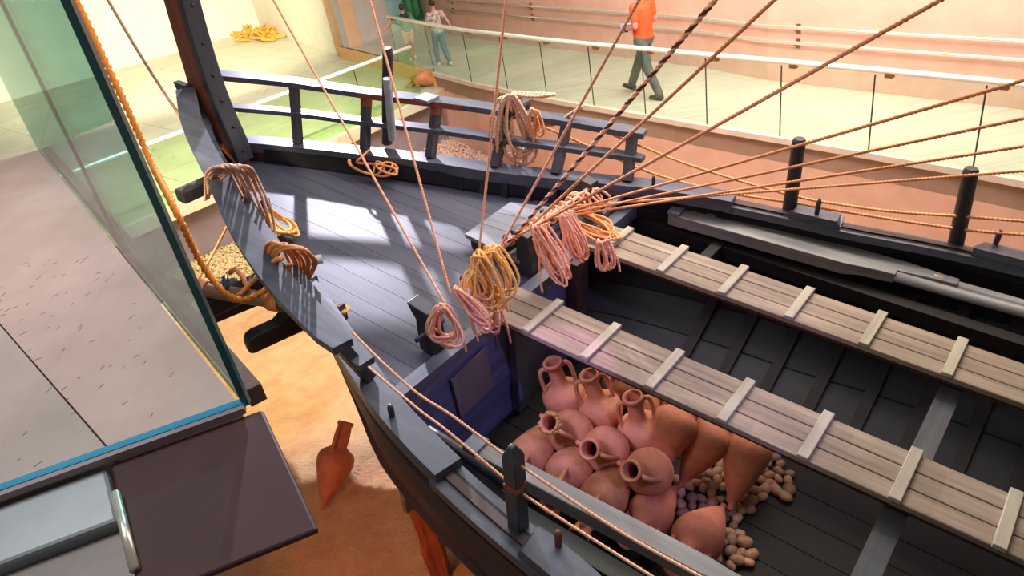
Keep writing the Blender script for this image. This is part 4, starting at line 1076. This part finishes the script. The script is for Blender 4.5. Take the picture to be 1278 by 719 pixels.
# ================================================================== far corner oddments
def blob(name, label, cat, pts, r, mat, rough=.4):
    mb = MB(); 
    for i, p in enumerate(pts): mb.ball(p, r * (1 + .3 * math.sin(i * 2.2)), 1.2, .9, .6, 10, 0, rough, i)
    return solo(name, mb, mat, label, cat, smooth=True)
rr = random.Random(21)
cpile = P(325, 46, ZL); mb = MB()
for i in range(70):
    x, y = rr.uniform(300, 348), rr.uniform(40, 52); p = P(x, y, ZL); L = rr.uniform(.15, .5); a = rr.uniform(0, 6.28)
    mb.bar(p + Vector((0, 0, .05)), p + Vector((math.cos(a) * L, math.sin(a) * L, rr.uniform(.05, .35))), .06, .05)
solo('straw_heap', mb, mottled('straw', '#c8862c', '#e8b04a', .9, 20, .2), 'heap of orange straw in the far wall corner', 'heap', kind='stuff')
jar = P(546, 107, ZL)
mb = MB().lathe([(.03, 0), (.10, .08), (.16, .25), (.17, .38), (.13, .48), (.075, .52), (.06, .62), (.085, .66), (.07, .665), (.05, .62)], 24, T=Matrix.Translation(jar + Vector((-.5, .15, .16))) @ Matrix.Rotation(PI / 2, 4, 'Y'))
solo('display_jar', mb, M['terra'], 'terracotta jar lying in the corner below the ramp edge', 'jar', smooth=True)
mb = MB().lathe([(.03, 0), (.10, .06), (.15, .2), (.15, .28), (.1, .36), (.06, .4), (.07, .44), (.05, .44)], 24, T=Matrix.Translation(P(525, 106, ZL) + Vector((-.1, .1, .14))) @ Matrix.Rotation(1.9, 4, 'Y') @ Matrix.Rotation(.5, 4, 'X'))
solo('display_jar', mb, M['crust'], 'smaller crusted jar lying left of the terracotta jar in the corner', 'jar', smooth=True)
mb = MB()
for a, b_ in (((512, 103), (526, 98)), ((514, 98), (522, 108)), ((508, 108), (518, 96))):
    mb.tube(spline([P(*a, ZL + .08), P((a[0] + b_[0]) / 2, (a[1] + b_[1]) / 2 - 2, ZL + .15), P(*b_, ZL + .1)], 6), .035, 8)
solo('driftwood', mb, M['crust'], 'tangle of orange driftwood beside the display jars', 'driftwood', smooth=True)

# ================================================================== PEOPLE
def cone(mb, p, q, r0, r1, n=16, flat=1.0):
    p, q = Vector(p), Vector(q); d = q - p; m = 5; rings = []
    z = d.normalized(); x = Vector((1, 0, 0)) - z * z.x
    x = x.normalized() if x.length > .1 else Vector((0, 1, 0)); y = z.cross(x)
    for i in range(m + 1):
        c = p + d * i / m; r = r0 + (r1 - r0) * i / m
        rings.append([c + x * math.cos(2 * PI * k / n) * r * flat + y * math.sin(2 * PI * k / n) * r for k in range(n)])
    mb.sweep(None, rings); mb.ball(p, r0, 1, 1, 1, 12); mb.ball(q, r1, 1, 1, 1, 12)
def chain(mb, pts, rs, flat=1.0):
    for a, b_, r0, r1 in zip(pts, pts[1:], rs, rs[1:]): cone(mb, a, b_, r0, r1, flat=flat)
def merge(o, vox, smooth=6):
    m = o.modifiers.new('r', 'REMESH'); m.mode = 'VOXEL'; m.voxel_size = vox; m.use_smooth_shade = True
    s_ = o.modifiers.new('s', 'SMOOTH'); s_.iterations = smooth; s_.factor = .5
    bpy.context.view_layer.update(); dg = bpy.context.evaluated_depsgraph_get()
    me = bpy.data.meshes.new_from_object(o.evaluated_get(dg)); mt = list(o.data.materials); o.modifiers.clear(); o.data = me
    if not me.materials: 
        for x in mt: me.materials.append(x)
    me.polygons.foreach_set('use_smooth', [True] * len(me.polygons)); return o
def person(label, at, face, H, legs, arms, shirt, sleeve, lower, knee_len, shoes, headturn=0, held=None, yoke=None, build=1.0):
    # local axes: +x forward, +y left, z up; built for 1.75 m then scaled
    t = Thing('person', label, 'person', Matrix.Identity(4), (0, 0, 0))
    hip = {s: V(0, s * .095, .92) for s in (1, -1)}; sho = {s: V(0, s * .185 * build, 1.43) for s in (1, -1)}
    B = build
    mb = MB()
    torso = [V(0, 0, .92), V(.0, 0, 1.08), V(.01, 0, 1.26), V(0, 0, 1.40)]
    def trunk(mb, e=0):
        rings = []
        for z, wx, wy, ox in ((.86, .09, .14, 0), (.95, .115 * B, .165, 0), (1.06, .105 * B * B, .145 * B, .01), (1.18, .11 * B * B, .15 * B, .015), (1.30, .115 * B, .168, .01), (1.40, .10, .165, 0), (1.46, .06, .10, 0), (1.50, .045, .055, 0)):
            rings.append([V(ox + (wx + e) * math.cos(k * PI / 12), (wy + e) * math.sin(k * PI / 12), z) for k in range(24)])
        mb.sweep(None, rings)
    trunk(mb)
    cone(mb, V(0, 0, 1.44), V(.02, 0, 1.58), .058, .055)
    mb.ball((.025, 0, 1.655), .1, .95, .78, 1.15, 20); cone(mb, V(.06, 0, 1.60), V(.075, 0, 1.575), .05, .035)
    cone(mb, V(.112, 0, 1.665), V(.128, 0, 1.635), .010, .016)
    for s in (1, -1): mb.ball((.015, s * .08, 1.645), .028, .8, .35, 1.2, 10)
    for s in (1, -1):
        k_, a_ = legs[s]
        chain(mb, [hip[s], k_, a_], [.088, .058, .040]); 
        # foot
        fd = V(1, 0, legs.get('pitch%d' % s, 0)).normalized(); cone(mb, a_ + V(-.02, 0, -.03), a_ + fd * .15 + V(0, 0, -.055), .036, .03)
        e_, w_ = arms[s]
        chain(mb, [sho[s], e_, w_], [.055, .042, .030])
        hd_ = (w_ - e_).normalized(); pal = w_ + hd_ * .075
        sdv = hd_.cross(V(1, 0, 0)); sdv = sdv.normalized() if sdv.length > .2 else V(0, 1, 0); bend = sdv.cross(hd_).normalized()
        fan = bend
        cone(mb, w_, pal, .028, .034, flat=.8)
        for i, (off_, L) in enumerate(((-.027, .068), (-.009, .08), (.009, .074), (.027, .058))):
            b0 = pal + fan * off_ * 1.1; b1 = b0 + hd_ * L * .5 + sdv * s * -.006; b2 = b1 + hd_ * L * .42 - sdv * s * .022
            chain(mb, [b0, b1, b2], [.0105, .0095, .0085])
        t0 = w_ + hd_ * .03 - fan * .03; chain(mb, [t0, t0 - fan * .022 + hd_ * .03, t0 - fan * .024 + hd_ * .055], [.0125, .011, .009])
    body = t.part('body', mb, M['skin']); merge(body, .0085, 4)
    mb = MB(); trunk(mb, .016); mb.v = [v for v in mb.v]
    for s in (1, -1):
        e_ = arms[s][0]; chain(mb, [sho[s], sho[s].lerp(e_, sleeve)], [.068, .062])
    sh = t.part('shirt', mb, shirt); merge(sh, .012, 4)
    if yoke:
        mb = MB(); rings = []
        for z, wx, wy in ((1.36, .135, .2), (1.43, .12, .2), (1.475, .075, .125), (1.50, .065, .075)):
            rings.append([V(wx * math.cos(k * PI / 12), wy * math.sin(k * PI / 12), z) for k in range(24)])
        mb.sweep(None, rings); y_ = t.part('shirt_yoke', mb, yoke, smooth=True)
    mb = MB()
    rings = [[V((wx) * math.cos(k * PI / 12), wy * math.sin(k * PI / 12), z) for k in range(24)] for z, wx, wy in ((.84, .11, .165), (.95, .128 * B, .18), (1.02, .12 * B, .165))]
    mb.sweep(None, rings)
    for s in (1, -1):
        k_, a_ = legs[s]
        if knee_len < 1: chain(mb, [hip[s], hip[s].lerp(k_, knee_len)], [.108, .095])
        else: chain(mb, [hip[s], k_, a_ + V(0, 0, .03)], [.108, .078, .066])
    tr = t.part('trousers' if knee_len >= 1 else 'shorts', mb, lower); merge(tr, .012, 4)
    for s in (1, -1):
        k_, a_ = legs[s]; mb = MB(); fd = V(1, 0, legs.get('pitch%d' % s, 0)).normalized(); up = V(0, 0, 1)
        cone(mb, a_ + V(-.03, 0, -.035), a_ + fd * .16 + V(0, 0, -.05), .046, .04, flat=.9); cone(mb, a_ + V(-.03, 0, .01), a_ + V(-.03, 0, -.03), .045, .05)
        merge(t.part('shoe', mb, shoes), .010, 3)
    mb = MB(); mb.ball((.012, 0, 1.685), .108, .97, .82, 1.05, 18, 0, .08, 3)
    mb.v = [v for v in mb.v]
    for i, v in enumerate(mb.v):
        if v.x > .06 and v.z < 1.70: v.x = .06 - (v.x - .06) * .2
        if v.z < 1.62: v.z = 1.62
    t.part('hair', mb, M['hair'], smooth=True)
    for s in (1, -1):
        t.part('eye', MB().ball((.112, s * .032, 1.668), .011, 1, 1, 1, 8), M['hair'], smooth=True)
    t.part('mouth', MB().bar(V(.117, -.02, 1.605), V(.117, .02, 1.605), .006, .006), M['rail_red'])
    if held: held(t)
    t.o.matrix_world = Matrix.Translation(at) @ Matrix.Rotation(face, 4, 'Z') @ Matrix.Scale(H / 1.75, 4)
    return t
wlk = math.atan2(.80, -.60)
def heldp(t):
    mb = MB().box(.27, .39, -.06, .07, 1.06, 1.13, ch=.01); t.part('held_bundle', mb, mottled('blue_white_bundle', '#8a93c4', '#c9cede', .7, 12, .2), label='pale blue folded thing held in both hands')
    t.part('watch', MB().tube([V(.245, .115, 1.075), V(.215, .135, 1.075)], .036, 14), M['blackwood'])
fL, fR = P(826, 122.5, -3.9), P(783, 117, -3.9)
mpos = (fL * .6 + fR * .4); face_m = math.atan2((fR - fL).y, (fR - fL).x)
person('man in orange t-shirt and grey trousers walking on the ramp', Vector((mpos.x, mpos.y, -3.9)), face_m, 1.76,
       {1: (V(-.10, .09, .50), V(-.30, .09, .075)), -1: (V(.20, -.09, .52), V(.38, -.09, .115)), 'pitch1': 0.0, 'pitch-1': .25},
       {1: (V(-.05, .25, 1.16), V(.20, .14, 1.09)), -1: (V(-.04, -.25, 1.16), V(.20, -.13, 1.08))}, M['orange_shirt'], .62, M['grey_trousers'], 2, M['shoe_dark'], held=heldp, build=1.1)
k1 = P(516, 75, -3.9)
person('child in green shirt and pale shorts reaching one arm to the left', Vector((k1.x, k1.y, -3.9)), math.radians(112), 1.2,
       {1: (V(.03, .10, .5), V(-.06, .11, .08)), -1: (V(.06, -.10, .5), V(.10, -.11, .08))},
       {1: (V(.12, .42, 1.28), V(.22, .66, 1.12)), -1: (V(-.04, -.30, 1.20), V(.0, -.36, .98))}, M['green_shirt'], .5, M['shorts_pink'], .75, M['shoe_white'], yoke=M['black_yoke'])
k2 = P(555, 82, -3.9)
person('child in a grey floral shirt and teal jeans walking behind the child in green', Vector((k2.x, k2.y, -3.9)), math.radians(118), 1.34,
       {1: (V(.14, .09, .5), V(.16, .09, .08)), -1: (V(.0, -.09, .5), V(-.20, -.09, .10))},
       {1: (V(.05, .27, 1.17), V(.26, .28, 1.0)), -1: (V(-.14, -.28, 1.18), V(-.20, -.34, .95))}, M['floral'], .6, M['jeans'], 2, M['shoe_white'])

# ================================================================== LIGHT
def look(o, tgt): o.rotation_euler = (Vector(tgt) - o.location).to_track_quat('-Z', 'Y').to_euler()
def spot(name, loc, tgt, power, deg, color, blend=.4, size=.08):
    l = bpy.data.lights.new(name, 'SPOT'); l.energy = power; l.spot_size = math.radians(deg); l.spot_blend = blend; l.color = color; l.shadow_soft_size = size
    o = bpy.data.objects.new(name, l); COL.objects.link(o); o.location = loc; look(o, tgt); return o
def area(name, loc, tgt, power, sx, sy, color):
    l = bpy.data.lights.new(name, 'AREA'); l.energy = power; l.shape = 'RECTANGLE'; l.size = sx; l.size_y = sy; l.color = color
    o = bpy.data.objects.new(name, l); COL.objects.link(o); o.location = loc; look(o, tgt); return o
w = bpy.data.worlds.new('hall'); sc.world = w; w.use_nodes = True
bg = w.node_tree.nodes['Background']; bg.inputs[0].default_value = (1.0, .90, .84, 1); bg.inputs[1].default_value = .19
S = lambda a, b, c: S2W(V(a, b, c))
area('overhead_light', (1.5, 7.0, 3.2), (1.6, 6.5, -4), 165, 4, 4, (.92, .95, 1.0))
area('overhead_light', (4.5, 9.5, 2.4), (3.5, 11.5, -4), 800, 4, 7, (1.0, .86, .77))
area('overhead_light', (4.6, 6.6, 2.6), (4.2, 6.2, -3), 130, 2.5, 2.5, (1.0, .96, .86))  # added fill above the far gunwale, brightens its top faces
area('pit_wall_fill', (1.6, 8.2, .9), (3.6, 11.0, -4.9), 420, 5, 1.0, (1.0, .84, .74))  # added out-of-view fill that brightens the pit wall but not the ship
spot('deck_spotlight', S(-9.4, 5.4, 2.6), S(-2.0, -.15, .0), 8800, 36, (.86, .84, 1.0), .45, .10)
spot('hold_spotlight', S(4.6, -1.4, 4.5), S(.0, .45, -.7), 620, 34, (.42, .34, 1.0), .6, .08)
spot('hold_spotlight', S(-.6, -3.6, 4.4), S(.42, -.28, -.5), 2300, 12, (.95, .38, 1.0), .4, .05)
for tg in (P(597, 64, -3.9), P(966, 118, -3.9)):
    spot('green_patch_spot', tg + Vector((-.8, -1.2, 4.6)), tg, 260, 11, (.55, 1.0, .45), .7, .05)  # green spots added overhead, standing in for reflections on the ramp floor
spot('sand_spotlight', (-4.2, 4.2, .5), P(330, 430, -5.4), 3100, 50, (1.0, .80, .52), .8, .3)
spot('sand_spotlight', (-2.6, 1.8, -2.6), P(540, 700, -5.4), 300, 60, (1.0, .28, .06), .8, .2)
spot('wall_spotlight', (-4.5, 13.5, 1.8), (-9, 24, -2.0), 11000, 72, (1.0, .95, .68), .8, .3)
spot('wall_spotlight', (-3.0, 10, 1.5), P(250, 190, ZL), 4600, 80, (1.0, .99, .80), .8, .3)
area('platform_light', (-2.6, 3.2, 1.6), (-2.0, 3.2, -1.3), 120, 1.6, 1.6, (1.0, .88, .86))

# ================================================================== CAMERA
cd = bpy.data.cameras.new('camera'); cam = bpy.data.objects.new('camera', cd); COL.objects.link(cam)
right = Vector((Xc.x, Yc.x, UPc.x)); down = Vector((Xc.y, Yc.y, UPc.y)); fwd = Vector((Xc.z, Yc.z, UPc.z))
upv = -down; bk_ = -fwd
cam.matrix_world = Matrix(((right.x, upv.x, bk_.x, 0), (right.y, upv.y, bk_.y, 0), (right.z, upv.z, bk_.z, 0), (0, 0, 0, 1)))
cd.sensor_width = 36; cd.lens = F / 1278 * 36; cd.sensor_fit = 'HORIZONTAL'; cd.clip_start = .02
sc.camera = cam
vs = sc.view_settings; vs.view_transform = 'Standard'; vs.look = 'None'; vs.gamma = 1; vs.exposure = 0.0; vs.use_curve_mapping = False
sc.cycles.transparent_max_bounces = 24
